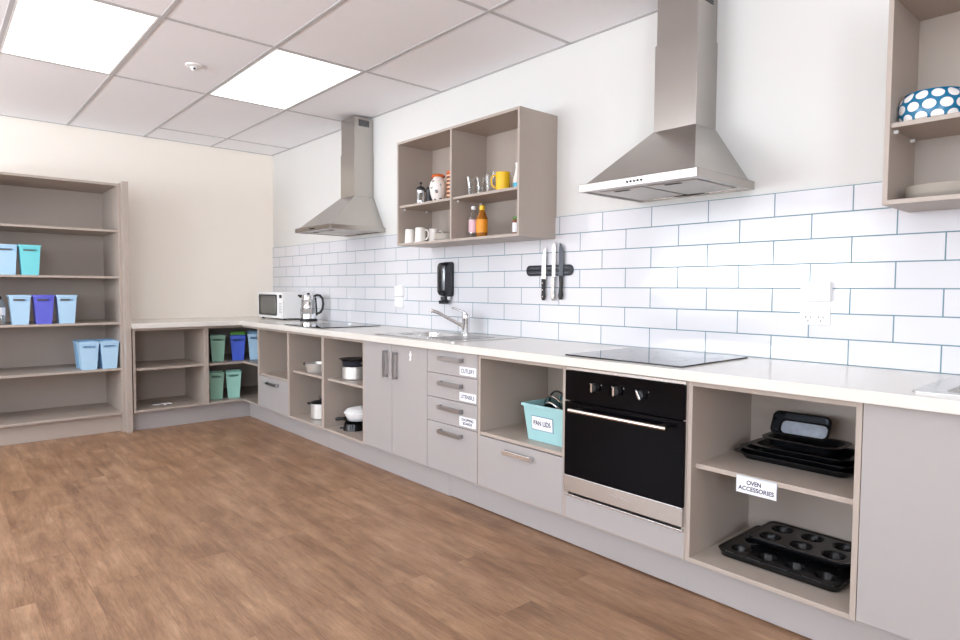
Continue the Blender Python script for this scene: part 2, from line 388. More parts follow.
for i, (a, b, c, d) in enumerate(LIGHTS):
    t = thing('ceiling_light', ll[i] if i < 2 else 'unseen ceiling light panel added for illumination, further back in the room', 'ceiling light', ((a+b)/2, (c+d)/2, H), group='recessed ceiling light panels')
    box('diffuser', lampm, t, a+.022, b-.022, c+.022, d-.022, H-.0005, H+.006, 0)
    fr = MB(); e = .011
    fr.box(a+e, b-e, c+e, c+.022, H-.004, H+.02); fr.box(a+e, b-e, d-.022, d-e, H-.004, H+.02)
    fr.box(a+e, a+.022, c+.022, d-.022, H-.004, H+.02); fr.box(b-.022, b-e, c+.022, d-.022, H-.004, H+.02)
    fr.build('light_frame', whitep, t)
    box('light_housing', whitep, t, a+e, b-e, c+e, d-e, H+.021, H+.05, 0)

# ------------------------------------------------------------------ cabinets, right-hand run (fronts at y = YF)
YF = -.63; TH = .018; ZT = .86; ZB = .175
def handle_h(parent, x0, x1, z, y=YF-.002, m=None):     # flat bar handle on two posts
    mb = MB(); zc = z
    mb.box(x0, x1, y-.030, y-.022, zc-.011, zc+.011)
    mb.box(x0, x0+.012, y-.022, y, zc-.011, zc+.011); mb.box(x1-.012, x1, y-.022, y, zc-.011, zc+.011)
    o = mb.build('handle', m or satin, parent, .0012); o['label'] = 'brushed metal bar handle'; return o
def handle_v(parent, x, z0, z1, y=YF-.002):
    mb = MB(); mb.box(x-.011, x+.011, y-.030, y-.022, z0, z1)
    mb.box(x-.011, x+.011, y-.022, y, z0, z0+.012); mb.box(x-.011, x+.011, y-.022, y, z1-.012, z1)
    o = mb.build('handle', satin, parent, .0012); o['label'] = 'brushed metal bar handle'; return o
def carcass(t, x0, x1, yf=YF, z0=.158, z1=ZT, back=True, rail=True, base=True, left=True, right=True, y0=-.10):
    if left: box('side_panel', greige, t, x0, x0+TH, yf, y0-.008, z0, z1)
    if right: box('side_panel', greige, t, x1-TH, x1, yf, y0-.008, z0, z1)
    if back: box('back_panel', greige, t, x0, x1, y0-.008, y0, z0, z1)
    if base: box('base_panel', greige, t, x0+TH, x1-TH, yf, y0-.008, z0, ZB)
    if rail: box('top_rail', greige, t, x0+TH, x1-TH, yf, yf+.09, z1-.022, z1)
def unit(label, x0, x1, name='base_cabinet', cat='cabinet'):
    t = thing(name, label, cat, ((x0+x1)/2, -.3, 0)); return t
G = .0015
def front(t, name, x0, x1, z0, z1, label=None):
    o = box(name, frontm, t, x0+G, x1-G, YF-.002, YF+.016, z0+G, z1-G, .001)
    if label: o['label'] = label
    return o

# unit A: open niche above one drawer
A0, A1 = 1.125, 1.728
t = unit('greige base cabinet with open niche over one drawer, beside the inner corner', A0, A1)
carcass(t, A0, A1)
box('shelf', greige, t, A0+TH, A1-TH, YF+.018, -.108, .437, .455)
d = front(t, 'drawer', A0+TH-.012, A1-.004, .163, .440); handle_h(d, 1.33, 1.55, .392)
# unit B and C: open shelves
B0, B1 = 1.729, 2.314
t = unit('greige open cabinet holding a steel frying pan above a lidded saucepan', B0, B1)
carcass(t, B0, B1); box('shelf', greige, t, B0+TH, B1-TH, YF+.03, -.108, .522, .540)
C0, C1 = 2.315, 2.896
t = unit('greige open cabinet with a big pot on its shelf, left of the double doors', C0, C1)
carcass(t, C0, C1); box('shelf', greige, t, C0+TH, C1-TH, YF+.03, -.108, .522, .540)
# sink cabinet: two doors
S0, S1 = 2.897, 3.600
t = unit('greige sink cabinet with two doors under the sink, vertical handles side by side', S0, S1)
carcass(t, S0, S1, yf=YF+.018)
xm = 3.232
d = front(t, 'door', S0, xm, .163, .857); handle_v(d, xm-.055, .645, .812)
d = front(t, 'door', xm, S1, .163, .857, 'door with white child lock'); handle_v(d, xm+.052, .642, .808)
lk = MB(); lk.lathe([(.011, 0), (.011, .004), (.006, .007), (0, .0075)], (3.435, YF-.002, .803), 16, Matrix.Rotation(math.pi/2, 4, 'X'))
lk.box(3.428, 3.442, YF-.006, YF-.002, .775, .803); lk.box(3.431, 3.447, YF-.010, YF-.002, .768, .780)
lk.box(3.430, 3.440, YF-.006, YF-.002, .803, .826)
o = lk.build('child_lock', whitep, d, .001)
# drawer unit
D0, D1 = 3.601, 4.046
t = unit('greige cabinet of four stacked drawers, the upper three with white word cards', D0, D1, 'drawer_cabinet')
carcass(t, D0, D1, yf=YF+.018)
zs = [(.722, .857), (.583, .722), (.443, .583), (.163, .443)]
names = ['CUTLERY', 'UTENSILS', 'CHOPPING\nBOARDS', None]
for (z0, z1), nm, hz, cz in zip(zs, names, (.812, .672, .535, .397), (.757, .617, .482, 0)):
    d = front(t, 'drawer', D0, D1, z0, z1, None)
    handle_h(d, 3.730, 3.925, hz)
    if nm:
        d['label'] = 'drawer with a white card reading '+nm.replace('\n', ' ')
        xa, xb = 3.898, 4.034; hgt = .046 if nm != names[2] else .052
        o = box('label_card', card, d, xa, xb, YF-.0045, YF-.002, cz-hgt/2, cz+hgt/2, .0005); o['label'] = 'white word card'
        two = '\n' in nm
        text(nm, (xa+xb)/2, cz, YF-.0049, .021 if two else .030, d, width=.10 if two else .112, bold=.0004)
# pan lid niche + drawer
P0, P1 = 4.047, 4.652
t = unit('greige cabinet with open niche for the PAN LIDS tub over one wide drawer', P0, P1)
carcass(t, P0, P1)
box('shelf', greige, t, P0+TH, P1-TH, YF+.002, -.108, .434, .452)
d = front(t, 'drawer', P0+.010, P1-.008, .163, .431); handle_h(d, 4.262, 4.455, .385, m=chrome)
# oven housing
O0, O1 = 4.653, 5.262
t = unit('greige cabinet housing the black oven, with a plain panel beneath', O0, O1, 'oven_cabinet')
carcass(t, O0, O1, rail=False)
box('shelf', greige, t, O0+TH, O1-TH, YF+.06, -.108, .235, .25)
front(t, 'panel', O0+.004, O1-.004, .163, .266)
# oven
t = thing('oven', 'built-in black glass oven with three knobs and a long pale bar handle', 'oven', (4.955, -.3, .25))
ox0, ox1 = 4.659, 5.256
ZO = .253
box('oven_body', black, t, ox0+.02, ox1-.02, -.60, -.115, ZO, .838, .001)
box('control_panel', ovenglass, t, ox0, ox1, YF-.012, -.60, .703, .838, .0015)
dr = box('oven_door', ovenglass, t, ox0, ox1, YF-.014, -.60, .364, .698, .0015)
o = box('door_strip', steel, dr, ox0, ox1, YF-.015, -.60, .288, .3625, .0015); o['label'] = 'brushed steel strip'
o = box('vent_trim', steel, t, ox0, ox1, YF-.012, -.60, .2680, .276, .001)
box('top_trim', steel, t, ox0+.0, ox1, YF-.006, -.60, .8395, .853, .001)
hm = MB(); hm.cyl((ox0+.055, YF-.052, .668), (ox1-.055, YF-.052, .668), .0085, 16)
for x in (ox0+.085, ox1-.085): hm.box(x-.007, x+.007, YF-.052, YF-.014, .662, .674)
o = hm.build('door_handle', mat('pale_satin_bar', (.86, .78, .72, 1), .25, 1, var=.02), dr, .0008, smooth=True); o['label'] = 'pale satin metal bar'
for x, a in ((4.83, 0), (4.945, 0), (5.065, -.5)):
    k = MB(); rot = Matrix.Rotation(math.pi/2, 4, 'X')
    k.lathe([(.020, 0), (.020, .006), (.017, .014), (.0165, .02), (0, .021)], (x, YF-.012, .778), 28, rot)
    ko = k.build('knob', black, t, smooth=True)
    gb = MB(); gb.box(-.0045, .0045, -.012, 0, -.019, .019)
    gb.v = [tuple(Matrix.Rotation(a, 3, 'Y') @ Vector(v)+Vector((x, YF-.032, .778))) for v in gb.v]
    go = gb.build('knob_grip', chrome, ko, .0015); go['label'] = 'shiny metal grip bar'
    mk = MB()
    for kx in (-.03, .03): mk.box(x+kx-.0012, x+kx+.0012, YF-.0125, YF-.012, .790, .793)
    mk.build('dial_marks', card, t)
# faint maker's mark on the strip
text('Westinghouse', 4.965, .327, YF-.0155, .017, dr, 'maker_mark', chrome)
# oven accessories cabinet
Q0, Q1 = 5.263, 5.857
t = unit('greige open cabinet with baking trays on shelf and base, OVEN ACCESSORIES card', Q0, Q1)
carcass(t, Q0, Q1, y0=-.138)
s = box('shelf', greige, t, Q0+TH, Q1-TH, YF+.035, -.146, .517, .535)
cx0, cx1 = 5.447, 5.589
o = box('label_card', card, s, cx0, cx1, -.601, -.5985, .470, .526, .0005)
o = MB().box(cx0-.003, cx1+.001, -.5985, -.5965, .468, .530).build('label_sleeve', mat('clear_label_sleeve', srgb(205, 212, 225), .15, var=.01), s)
text('OVEN', (cx0+cx1)/2-.008, .509, -.6015, .022, s, width=.052, bold=.0005)
text('ACCESSORIES', (cx0+cx1)/2, .487, -.6015, .022, s, width=.128, bold=.0005)
# right-hand sink cabinet
R0, R1 = 5.858, 6.80
t = unit('plain greige door cabinet under the right-hand sink, at the right edge', R0, R1)
carcass(t, R0, R1, yf=YF+.018)
front(t, 'door', R0, 6.33, .163, .857); front(t, 'door', 6.33, R1, .163, .857)

# ------------------------------------------------------------------ back run
XF = .765
t = thing('base_cabinet', 'greige open two-tier cabinet against the back wall, beside the tall shelving', 'cabinet', (.38, -1.25, 0))
y0, y1 = -1.536, -.952
for a in (y0, y1-TH): box('side_panel', greige, t, .20, XF, a, a+TH, .158, ZT)
box('back_panel', greige, t, .192, .20, y0, y1, .158, ZT)
box('base_panel', greige, t, .20, XF, y0+TH, y1-TH, .158, ZB)
box('shelf', greige, t, .20, XF-.015, y0+TH, y1-TH, .505, .523)
box('top_rail', greige, t, XF-.09, XF, y0+TH, y1-TH, ZT-.022, ZT)
# corner unit, L-shaped shelves
t = thing('corner_cabinet', 'greige open corner cabinet with L-shaped shelves of coloured tubs', 'cabinet', (.5, -.5, 0))
box('side_panel', greige, t, .02, XF, -.951, -.951+TH, .158, ZT)
box('side_panel', greige, t, 1.124-TH, 1.124, YF, -.02, .158, ZT)
box('back_panel', greige, t, .012, .02, -.951, -.012, .158, ZT); box('back_panel', greige, t, .02, 1.124, -.02, -.012, .158, ZT)
def lshape(name, z0, z1, inset):
    P = [(.02, -.933), (XF-inset, -.933), (XF-inset, YF+inset), (1.124-TH, YF+inset), (1.124-TH, -.02), (.02, -.02)]
    MB().loops([[Vector((x, y, z)) for x, y in P] for z in (z0, z1)]).build(name, greige, t, .0008)
lshape('base_panel', .158, .175, 0); lshape('shelf', .505, .523, .01)
rl = MB(); rl.box(XF-.018, XF, -.933, YF, ZT-.022, ZT); rl.box(XF, 1.124-TH, YF, YF+.018, ZT-.022, ZT); rl.build('top_rail', greige, t, .0008)
# tall shelving
t = thing('tall_shelving', 'tall greige open shelving unit of five bays, at the left edge', 'shelving', (.35, -2.2, 0))
ty0, ty1, tf = -2.86, -1.588, .69
box('side_panel', greige, t, .09, tf, ty0, ty0+TH, 0, 2.04); box('side_panel', greige, t, .09, tf, ty1-TH, ty1, 0, 2.04)
o = box('end_panel', greige, t, .0, .775, ty1+.001, -1.5465, 0, 2.052); o['label'] = 'deeper full-height end panel'
box('back_panel', greige, t, .09, .098, ty0+TH, ty1-TH, .14, 2.04)
box('top_panel', greige, t, .098, tf, ty0+TH, ty1-TH, 2.022, 2.04)
for z in (1.665, 1.287, .910, .530): box('shelf', greige, t, .098, tf-.012, ty0+TH, ty1-TH, z-.018, z)
box('base_panel', greige, t, .098, tf, ty0+TH, ty1-TH, .147, .165)
box('plinth', greige, t, tf-.07, tf-.052, ty0+TH, ty1-TH, 0, .147)
# plinth boards
YK = -.553
o = tag(box('plinth_board', frontm, None, .71, 2.256, YK, YK+.018, 0, .157), 'pale kickboard under the left cabinets, from the inner corner to its joint', 'kickboard')
o = tag(box('plinth_board', frontm, None, 2.258, 3.715, YK, YK+.018, 0, .157), 'pale kickboard in the middle, below the double doors and drawers', 'kickboard')
o = tag(box('plinth_board', frontm, None, 3.717, 6.80, YK, YK+.018, .006, .157), 'pale kickboard on the right, below the oven, lifted slightly off the floor', 'kickboard')
o = tag(box('plinth_board', frontm, None, .692, .709, -1.536, YK+.018, 0, .157), 'short pale kickboard along the back wall cabinets', 'kickboard')

# ------------------------------------------------------------------ worktop (one L-shaped piece with sink cut-outs)
sink1 = (3.04, 3.42, -.50, -.17); sink2 = (6.035, 6.45, -.555, -.17)
YC = -.676; XC = .826; zt0, zt1 = .8605, .9
def grid_slab():
    xs = [0.0, XC, 3.04, 3.42, 6.035, 6.45, 7.2]; ys = [-1.545, YC, -.555, -.50, -.17, -.0095]
    solid = set()
    for i in range(len(xs)-1):
        for j in range(len(ys)-1):
            cx_, cy_ = (xs[i]+xs[i+1])/2, (ys[j]+ys[j+1])/2
            if cy_ < YC and cx_ > XC: continue
            if any(a < cx_ < b and c < cy_ < d for a, b, c, d in (sink1, sink2)): continue
            solid.add((i, j))
    vid = {}; V = []; Fc = []
    def vv(i, j, k):
        key = (i, j, k)
        if key not in vid: vid[key] = len(V); V.append((xs[i], ys[j], (zt0, zt1)[k]))
        return vid[key]
    for (i, j) in solid:
        Fc.append((vv(i, j, 1), vv(i+1, j, 1), vv(i+1, j+1, 1), vv(i, j+1, 1)))
        Fc.append((vv(i, j, 0), vv(i, j+1, 0), vv(i+1, j+1, 0), vv(i+1, j, 0)))
        for di, dj, e in ((-1, 0, ((i, j+1), (i, j))), (1, 0, ((i+1, j), (i+1, j+1))), (0, -1, ((i, j), (i+1, j))), (0, 1, ((i+1, j+1), (i, j+1)))):
            if (i+di, j+dj) not in solid:
                (a, b), (c, d) = e; Fc.append((vv(a, b, 0), vv(c, d, 0), vv(c, d, 1), vv(a, b, 1)))
    return MB().add(V, Fc)
o = grid_slab().build('worktop', topm, None, .003)
tag(o, 'long white L-shaped worktop over the base cabinets, running into the corner', 'worktop')

# ------------------------------------------------------------------ cooktops
def cooktop(x0, x1, y0, y1, label):
    t = thing('cooktop', label, 'cooktop', ((x0+x1)/2, (y0+y1)/2, .9))
    MB().loops([rrect(x1-x0, y1-y0, .008, z, (x0+x1)/2, (y0+y1)/2) for z in (.9002, .9062)]).build('glass_top', glassb, t, .0008)
    e = mat('cooktop_ring_print', srgb(95, 95, 98), .2)
    m = MB(); w_ = x1-x0; h_ = y1-y0
    for fx, fy, r in ((.27, .28, .09), (.73, .28, .07), (.27, .72, .07), (.73, .72, .105)):
        c = (x0+w_*fx, y0+.03+h_*.93*fy, .90635); m.lathe([(r, 0), (r+.0015, 0)], c, 40)
    m.build('heat_ring_marks', e, t, fix=False)
    m = MB()
    for i in range(5): m.lathe([(.005, 0), (.0062, 0)], (x0+w_*.5+(i-2)*.045, y0+.035, .90635), 16)
    m.build('touch_marks', e, t, fix=False)
cooktop(1.62, 2.245, -.612, -.085, 'black glass cooktop next to the kettle, in front of the far range hood')
cooktop(4.63, 5.222, -.618, -.062, 'black glass cooktop set in the worktop above the oven')

# ------------------------------------------------------------------ sinks
def sink(x0, x1, y0, y1, hole, label, drain_side=True):
    t = thing('sink', label, 'sink', ((x0+x1)/2, (y0+y1)/2, .9))
    hx0, hx1, hy0, hy1 = hole; hx0 += .004; hx1 -= .004; hy0 += .004; hy1 -= .004
    cx_, cy_ = (hx0+hx1)/2, (hy0+hy1)/2; w_, d_ = hx1-hx0, hy1-hy0
    n = 8; z = .9045
    # rim deck: outer rounded rectangle joined to the bowl's edge
    outer = rrect(x1-x0, y1-y0, .02, z, (x0+x1)/2, (y0+y1)/2, n); outer0 = [Vector((p.x, p.y, .9005)) for p in outer]
    ins = rrect(w_, d_, .07, z, cx_, cy_, n); 
    L_ = [outer0, outer, rrect(w_+.02, d_+.02, .08, z, cx_, cy_, n), rrect(w_, d_, .07, z-.004, cx_, cy_, n)]
    m = MB(); m.loops(L_, False, False); dk = m.build('rim', steel, t, smooth=True)
    b = MB(); b.loops([rrect(w_, d_, .07, z-.004, cx_, cy_, n), rrect(w_-.006, d_-.006, .07, z-.12, cx_, cy_, n), rrect(w_-.03, d_-.03, .06, z-.155, cx_, cy_, n), rrect(.09, .09, .04, z-.160, cx_, cy_, n)], False, True)
    b.build('bowl', steel, t, smooth=True)
    dr = MB(); dr.lathe([(.042, .003), (.036, .0045), (.03, .001), (0, .001)], (cx_, cy_, z-.160), 28); dr.build('drain', chrome, t, smooth=True)
    if drain_side:
        r = MB(); xa = hx1+.06
        k = int((x1-.05-xa)/.035)
        for i in range(k):
            xx = xa+i*.035; r.loops([rrect(.012, y1-y0-.16, .006, zz, xx, (y0+y1)/2-.02, 3) for zz in (z, z+.003)])
        r.build('drainer_ribs', steel, t, .001, smooth=True)
    return t
sink(2.962, 3.80, -.598, -.08, sink1, 'stainless steel sink with drainer and mixer tap, below the soap dispenser')
sink(5.972, 6.83, -.598, -.08, sink2, 'stainless steel sink at the right edge of the worktop')
# mixer tap
tx, ty = 3.345, -.125
t = thing('mixer_tap', 'chrome mixer tap with raised angled spout on the sink', 'tap', (tx, ty, .9))
m = MB(); m.lathe([(.034, .0052), (.034, .010), (.026, .014), (.0245, .095), (.027, .100), (.027, .128), (.022, .137), (0, .139)], (tx, ty, .9), 32)
m.build('tap_body', chrome, t, smooth=True)
m = MB(); sp_ = Vector((3.245, -.315, 1.054))
d_ = (sp_-Vector((tx, ty, .945)));
pts = [Vector((tx, ty, .945)), Vector((tx, ty, .945))+d_*.15, Vector((tx, ty, .945))+d_*.85+Vector((0, 0, .004)), sp_+Vector((0, 0, .000)), sp_+d_.normalized()*.018+Vector((0, 0, -.006)), sp_+d_.normalized()*.026+Vector((0, 0, -.022))]
m.tube(pts, [.013, .013, .0105, .0105, .0115, .0115], 14); m.build('spout', chrome, t, smooth=True)
m = MB(); m.tube([(tx, ty, 1.035), (tx-.012, ty-.018, 1.050), (tx-.05, ty-.06, 1.072), (tx-.06, ty-.072, 1.074)], [.010, .008, .006, .006], 12); m.build('lever', chrome, t, smooth=True)
# second tap base at right sink back-left corner
t = thing('tap_hole_cover', 'small round chrome cap at the back of the right-hand sink', 'cap', (6.16, -.12, .9045))
MB().lathe([(.026, 0), (.026, .007), (.018, .012), (0, .013)], (6.16, -.12, .9046), 28, cap0=True).build('cap_disc', chrome, t, smooth=True)

# ------------------------------------------------------------------ range hoods
def hood(x0, x1, cx0, cx1, label, joint):
    t = thing('range_hood', label, 'range hood', ((x0+x1)/2, 0, 1.652))
    zb, zs_, zc = 1.652, 1.688, 1.948; y0 = -.496; cy = -.18; yw = -.001
    # open-bottom skirt
    m = MB(); T = .012
    m.box(x0, x1, y0, y0+T, zb, zs_); m.box(x0, x0+T, y0+T, yw, zb, zs_); m.box(x1-T, x1, y0+T, yw, zb, zs_); m.box(x0+T, x1-T, yw-T-.004, yw, zb, zs_)
    sk = m.build('skirt', steelh, t, .0015)
    i = .022
    P0 = [(x0, y0), (x1, y0), (x1, yw), (x0, yw)]; P1 = [(x0+i, y0+i), (x1-i, y0+i), (x1-i, yw), (x0+i, yw)]
    P2 = [(cx0-.003, cy-.003), (cx1+.003, cy-.003), (cx1+.003, yw), (cx0-.003, yw)]
    lp = lambda P, z: [Vector((a, b, z)) for a, b in P]
    MB().loops([lp(P0, zs_+.0002), lp(P1, zs_+.002), lp(P2, zc)]).build('canopy', steelh, t, .0008)
    MB().box(cx0, cx1, cy, yw, zc+.0005, joint).build('lower_chimney', steelh, t, .0012)
    uc = MB().box(cx0+.005, cx1-.005, cy+.005, yw, joint, 2.588).build('upper_chimney', steelh, t, .0012)
    v = MB(); X = cx1-.005
    v.box(X, X+.0015, -.135, -.04, 2.515, 2.565)
    v.build('vent_grille', dark, uc)
    vv_ = MB()
    for k in range(5): vv_.box(X+.0015, X+.003, -.132, -.043, 2.519+k*.0095, 2.522+k*.0095)
    vv_.build('vent_slats', satin, uc)
    # underside with two mesh filters
    zf = zb+.006
    MB().box(x0+T, x1-T, y0+T, yw-T-.004, zf, zf+.004).build('underside', steelh, t)
    for a in (x0+.05, (x0+x1)/2+.012):
        w_ = (x1-x0)/2-.062
        fo = MB().box(a, a+w_, y0+.085, yw-.07, zf-.004, zf-.0005).build('grease_filter', filt, t, .001)
        MB().box(a+w_/2-.04, a+w_/2+.04, y0+.095, y0+.112, zf-.006, zf-.0045).build('filter_latch', dark, fo)
    MB().box((x0+x1)/2-.07, (x0+x1)/2+.08, yw-.055, yw-.035, zf-.003, zf-.0005).build('lamp_cover', dark, t)
    for k in range(5):
        bx_ = (x0+x1)/2-.030+.018*k
        m = MB().lathe([(.005, 0), (.005, .003), (.004, .004), (0, .004)], (bx_, y0, zb+.018), 16, Matrix.Rotation(math.pi/2, 4, 'X'), cap0=True)
        m.build('button', black, t, smooth=True)
hood(4.600, 5.200, 4.790, 5.008, 'large stainless steel chimney hood above the oven, its top cut by the frame', 2.35)
hood(1.588, 2.185, 1.782, 2.007, 'stainless steel chimney hood further away, above the cooktop by the kettle', 2.30)

# ------------------------------------------------------------------ wall cabinets
def wallcab(x0, x1, divs, shelf_xs, label, z0=1.498, z1=2.212, yf=-.312):
    t = thing('wall_cabinet', label, 'wall cabinet', ((x0+x1)/2, 0, z0)); b = .016
    box('side_panel', greige, t, x0, x0+b, yf, -.002, z0, z1); box('side_panel', greige, t, x1-b, x1, yf, -.002, z0, z1)
    box('base_panel', greige, t, x0+b, x1-b, yf, -.02, z0, z0+b); box('top_panel', greige, t, x0+b, x1-b, yf, -.002, z1-b, z1)
    o = box('back_panel', greige, t, x0+b, x1-b, -.018, -.010, z0+b, z1-b)
    for dx in divs: box('divider', greige, t, dx-b/2, dx+b/2, yf, -.018, z0+b, z1-b)
    for a, c in shelf_xs:
        s = box('shelf', greige, t, a, c, yf+.012, -.018, 1.760, 1.776)
        for yy in (yf+.05, -.07):
            for xx, sg in ((a, 1), (c, -1)):
                MB().lathe([(.007, 0), (.007, .010), (.004, .013), (0, .0135)], (xx, yy, 1.752), 14, Matrix.Rotation(sg*math.pi/2, 4, 'Y'), cap0=True).build('shelf_peg', whitep, s, smooth=True)
    return t
wallcab(2.813, 4.020, [3.412], [(2.829, 3.404), (3.420, 4.004)], 'greige open wall cabinet holding glasses, mugs and bottles, between the two hoods')
wallcab(5.795, 7.0, [6.40], [(5.811, 6.392), (6.408, 6.984)], 'greige open wall cabinet with dotted bowl and plates, cut by the right frame edge')

# ------------------------------------------------------------------ tubs (tall tapered bins with grip slots)
RV = Vector((.661, .750, 0)); FV = Vector((-.750, .661, 0))     # picture-right and away directions on the floor
def make_bin(name, label, m, loc, rz=0, w=.137, d=.15, h=.225, wb=.104, db=.122, group=None, slot=(.045, .028, .016)):
    t = thing(name, label, 'tub', (0, 0, 0), 0, group)
    T = .003
    mb = MB()
    def lvl(z, off=0): f_ = z/h; return (wb+(w-wb)*f_-2*off, db+(d-db)*f_-2*off)
    # shell built wall by wall; front (+x) and back walls have a grip slot
    def corner(z, sx, sy, off=0):
        ww, dd = lvl(z, off); return Vector((sx*dd/2, sy*ww/2, z))
    hw, dz, hh = slot
    for off in (0, T):
        zb = off
        for sx in (1, -1):
            ys = [-1, -hw/(w/2), hw/(w/2), 1]; zs_ = [zb, h-dz-hh, h-dz, h]
            vs = []
            for z in zs_:
                ww, dd = lvl(z, off)
                for q in ys: vs.append((sx*dd/2, q*ww/2, z))
            fs = [(j*4+i, j*4+i+1, (j+1)*4+i+1, (j+1)*4+i) for j in range(3) for i in range(3) if not (i == 1 and j == 1)]
            mb.add(vs, fs)
        for sy in (1, -1):
            ww, dd = lvl(zb, off); W2, D2 = lvl(h, off)
            mb.add([(-dd/2, sy*ww/2, zb), (dd/2, sy*ww/2, zb), (D2/2, sy*W2/2, h), (-D2/2, sy*W2/2, h)], [(0, 1, 2, 3)])
        ww, dd = lvl(zb, off); mb.add([(-dd/2, -ww/2, zb), (dd/2, -ww/2, zb), (dd/2, ww/2, zb), (-dd/2, ww/2, zb)], [(0, 1, 2, 3)])
    mb.build('tub_body', m, t)
    r = MB(); o_ = .005
    L_ = [rrect(d+2*a, w+2*a, .008, z, 0, 0, 3) for a, z in ((-T, h-.012), (.001, h-.012), (o_, h-.012), (o_, h+.001), (o_-.002, h+.002), (-T, h+.001), (-T, h-.012))]
    r.loops(L_, False, False)
    r.build('rim', m, t, smooth=True)
    # moulded frame round the grip slot
    fr = MB(); z0, z1 = h-dz-hh, h-dz
    x_ = lvl((z0+z1)/2)[1]/2
    for a, b, c, e in ((-hw-.003, hw+.003, z1, z1+.003), (-hw-.003, hw+.003, z0-.003, z0), (-hw-.003, -hw, z0, z1), (hw, hw+.003, z0, z1)):
        fr.box(x_-.003, x_+.003, a, b, c, e)
    fr.build('grip_slot_edge', m, t, .0006)
    t.location = loc; t.rotation_euler = (0, 0, rz)
    return t
GT = 'tall tapered storage tubs'
xb = .595
make_bin('storage_tub', 'light blue tub cut by the left frame edge, on the second shelf from the top', pale, (xb-.02, -2.341, 1.2875), 0, w=.130, group=GT)
make_bin('storage_tub', 'aqua tub, the only turquoise one on the tall shelving', aqua, (xb, -2.198, 1.2875), 0, w=.132, group=GT)
make_bin('storage_tub', 'powder blue tub between the clear jar and the indigo tub', pale, (xb, -2.268, .9105), 0, w=.132, wb=.100, h=.222, group=GT)
make_bin('storage_tub', 'indigo tub, the only dark blue one on the tall shelving', indigo, (xb, -2.120, .9105), 0, w=.132, wb=.100, h=.222, group=GT)
make_bin('storage_tub', 'light blue tub right of the indigo tub', pale, (xb, -1.970, .9105), 0, w=.132, wb=.100, h=.222, group=GT)
make_bin('storage_tub', 'light blue tub at the front left of the block of four', pale, (xb, -1.825, .5305), 0, w=.134, wb=.100, h=.222, group=GT)
make_bin('storage_tub', 'light blue tub at the front right of the block of four', pale, (xb, -1.682, .5305), 0, w=.134, wb=.100, h=.222, group=GT)
make_bin('storage_tub', 'light blue tub behind, at the rear left of the block of four', paleb, (xb-.168, -1.825, .5305), 0, w=.134, wb=.100, h=.222, group=GT)
make_bin('storage_tub', 'light blue tub behind, at the rear right of the block of four', paleb, (xb-.168, -1.682, .5305), 0, w=.134, wb=.100, h=.222, group=GT)
GC = 'tubs in the corner cabinet'
xc = .565
make_bin('storage_tub', 'sage green tub on the upper corner shelf', sage, (xc, -.790, .5235), -.25, w=.130, wb=.098, h=.235, group=GC)
make_bin('storage_tub', 'royal blue tub in front of the lime one on the corner shelf', royal, (xc+.02, -.610, .5235), -.3, w=.130, wb=.098, h=.225, group=GC)
make_bin('storage_tub', 'lime green tub behind the royal blue tub on the corner shelf', lime, (xc-.16, -.545, .5235), -.3, w=.130, wb=.098, h=.245, group=GC)
make_bin('storage_tub', 'light blue tub on the upper corner shelf, at its right end', pale, (xc+.06, -.460, .5235), -.35, w=.130, wb=.098, h=.240, group=GC)
make_bin('storage_tub', 'blue tub half hidden behind the light blue one on the corner shelf', paleb, (xc-.115, -.395, .5235), -.35, w=.130, wb=.098, h=.250, group=GC)
make_bin('storage_tub', 'sage green tub on the base of the corner cabinet', sage, (xc, -.808, .1755), -.25, w=.134, wb=.100, h=.245, group=GC)
make_bin('storage_tub', 'mint green tub, the paler one on the base of the corner cabinet', mint, (xc+.02, -.655, .1755), -.3, w=.134, wb=.100, h=.245, group=GC)
# clear jar with label at the left frame edge
t = thing('plastic_jar', 'clear jar with a white label left of the powder blue tub, cut by the frame', 'jar', (.60, -2.405, .9105), 0)
MB().lathe([(0, .9112), (.045, .9112), (.05, .92), (.05, 1.05), (.035, 1.09), (.028, 1.105)], (.60, -2.405, 0), 28).build('jar_body', thin, t, smooth=True)
MB().lathe([(.0505, .985), (.0505, 1.04)], (.60, -2.405, 0), 28).build('label_band', card, t, smooth=True, fix=False)
MB().lathe([(.030, 1.10), (.030, 1.125), (0, 1.127)], (.60, -2.405, 0), 24, cap0=True).build('lid', black, t, smooth=True)

# ------------------------------------------------------------------ microwave
t = thing('microwave', 'white microwave with dark window in the worktop corner', 'microwave', (.62, -.2, .9))
mx0, mx1, my0, my1, mz0, mz1 = .378, .955, -.33, -.03, .915, 1.160
MB().box(mx0, mx1, my0+.018, my1, mz0, mz1).build('housing', whitep, t, .006)
dd = MB().box(mx0, mx1-.085, my0, my0+.017, mz0, mz1).build('door', whitep, t, .004)
MB().loops([[Vector((mx0+.235+p.x, y, (mz0+mz1)/2+p.y)) for p in rrect(.36, .165, .02, 0)] for y in (my0-.001, my0)]).build('door_window', mat('smoked_window', srgb(92, 92, 88), .15, var=.05), dd)
wf = MB(); wf.loops([[Vector((mx0+.245+p.x, y, (mz0+mz1)/2+p.y)) for p in rrect(w_, h_, .02, 0)] for w_, h_, y in ((.42, .20, my0), (.42, .20, my0-.003), (.36, .165, my0-.003), (.36, .165, my0))], False, False)
wf.build('window_frame', black, dd)
cp = MB().box(mx1-.083, mx1, my0, my0+.017, mz0, mz1).build('control_panel', whitep, t, .003)
for k in range(4):
    for j in range(3): MB().box(mx1-.07+j*.02, mx1-.056+j*.02, my0-.0015, my0, mz0+.05+k*.026, mz0+.068+k*.026).build('key', barm, cp, .001)
MB().box(mx1-.07, mx1-.015, my0-.001, my0, mz1-.055, mz1-.025).build('display', dark, cp)
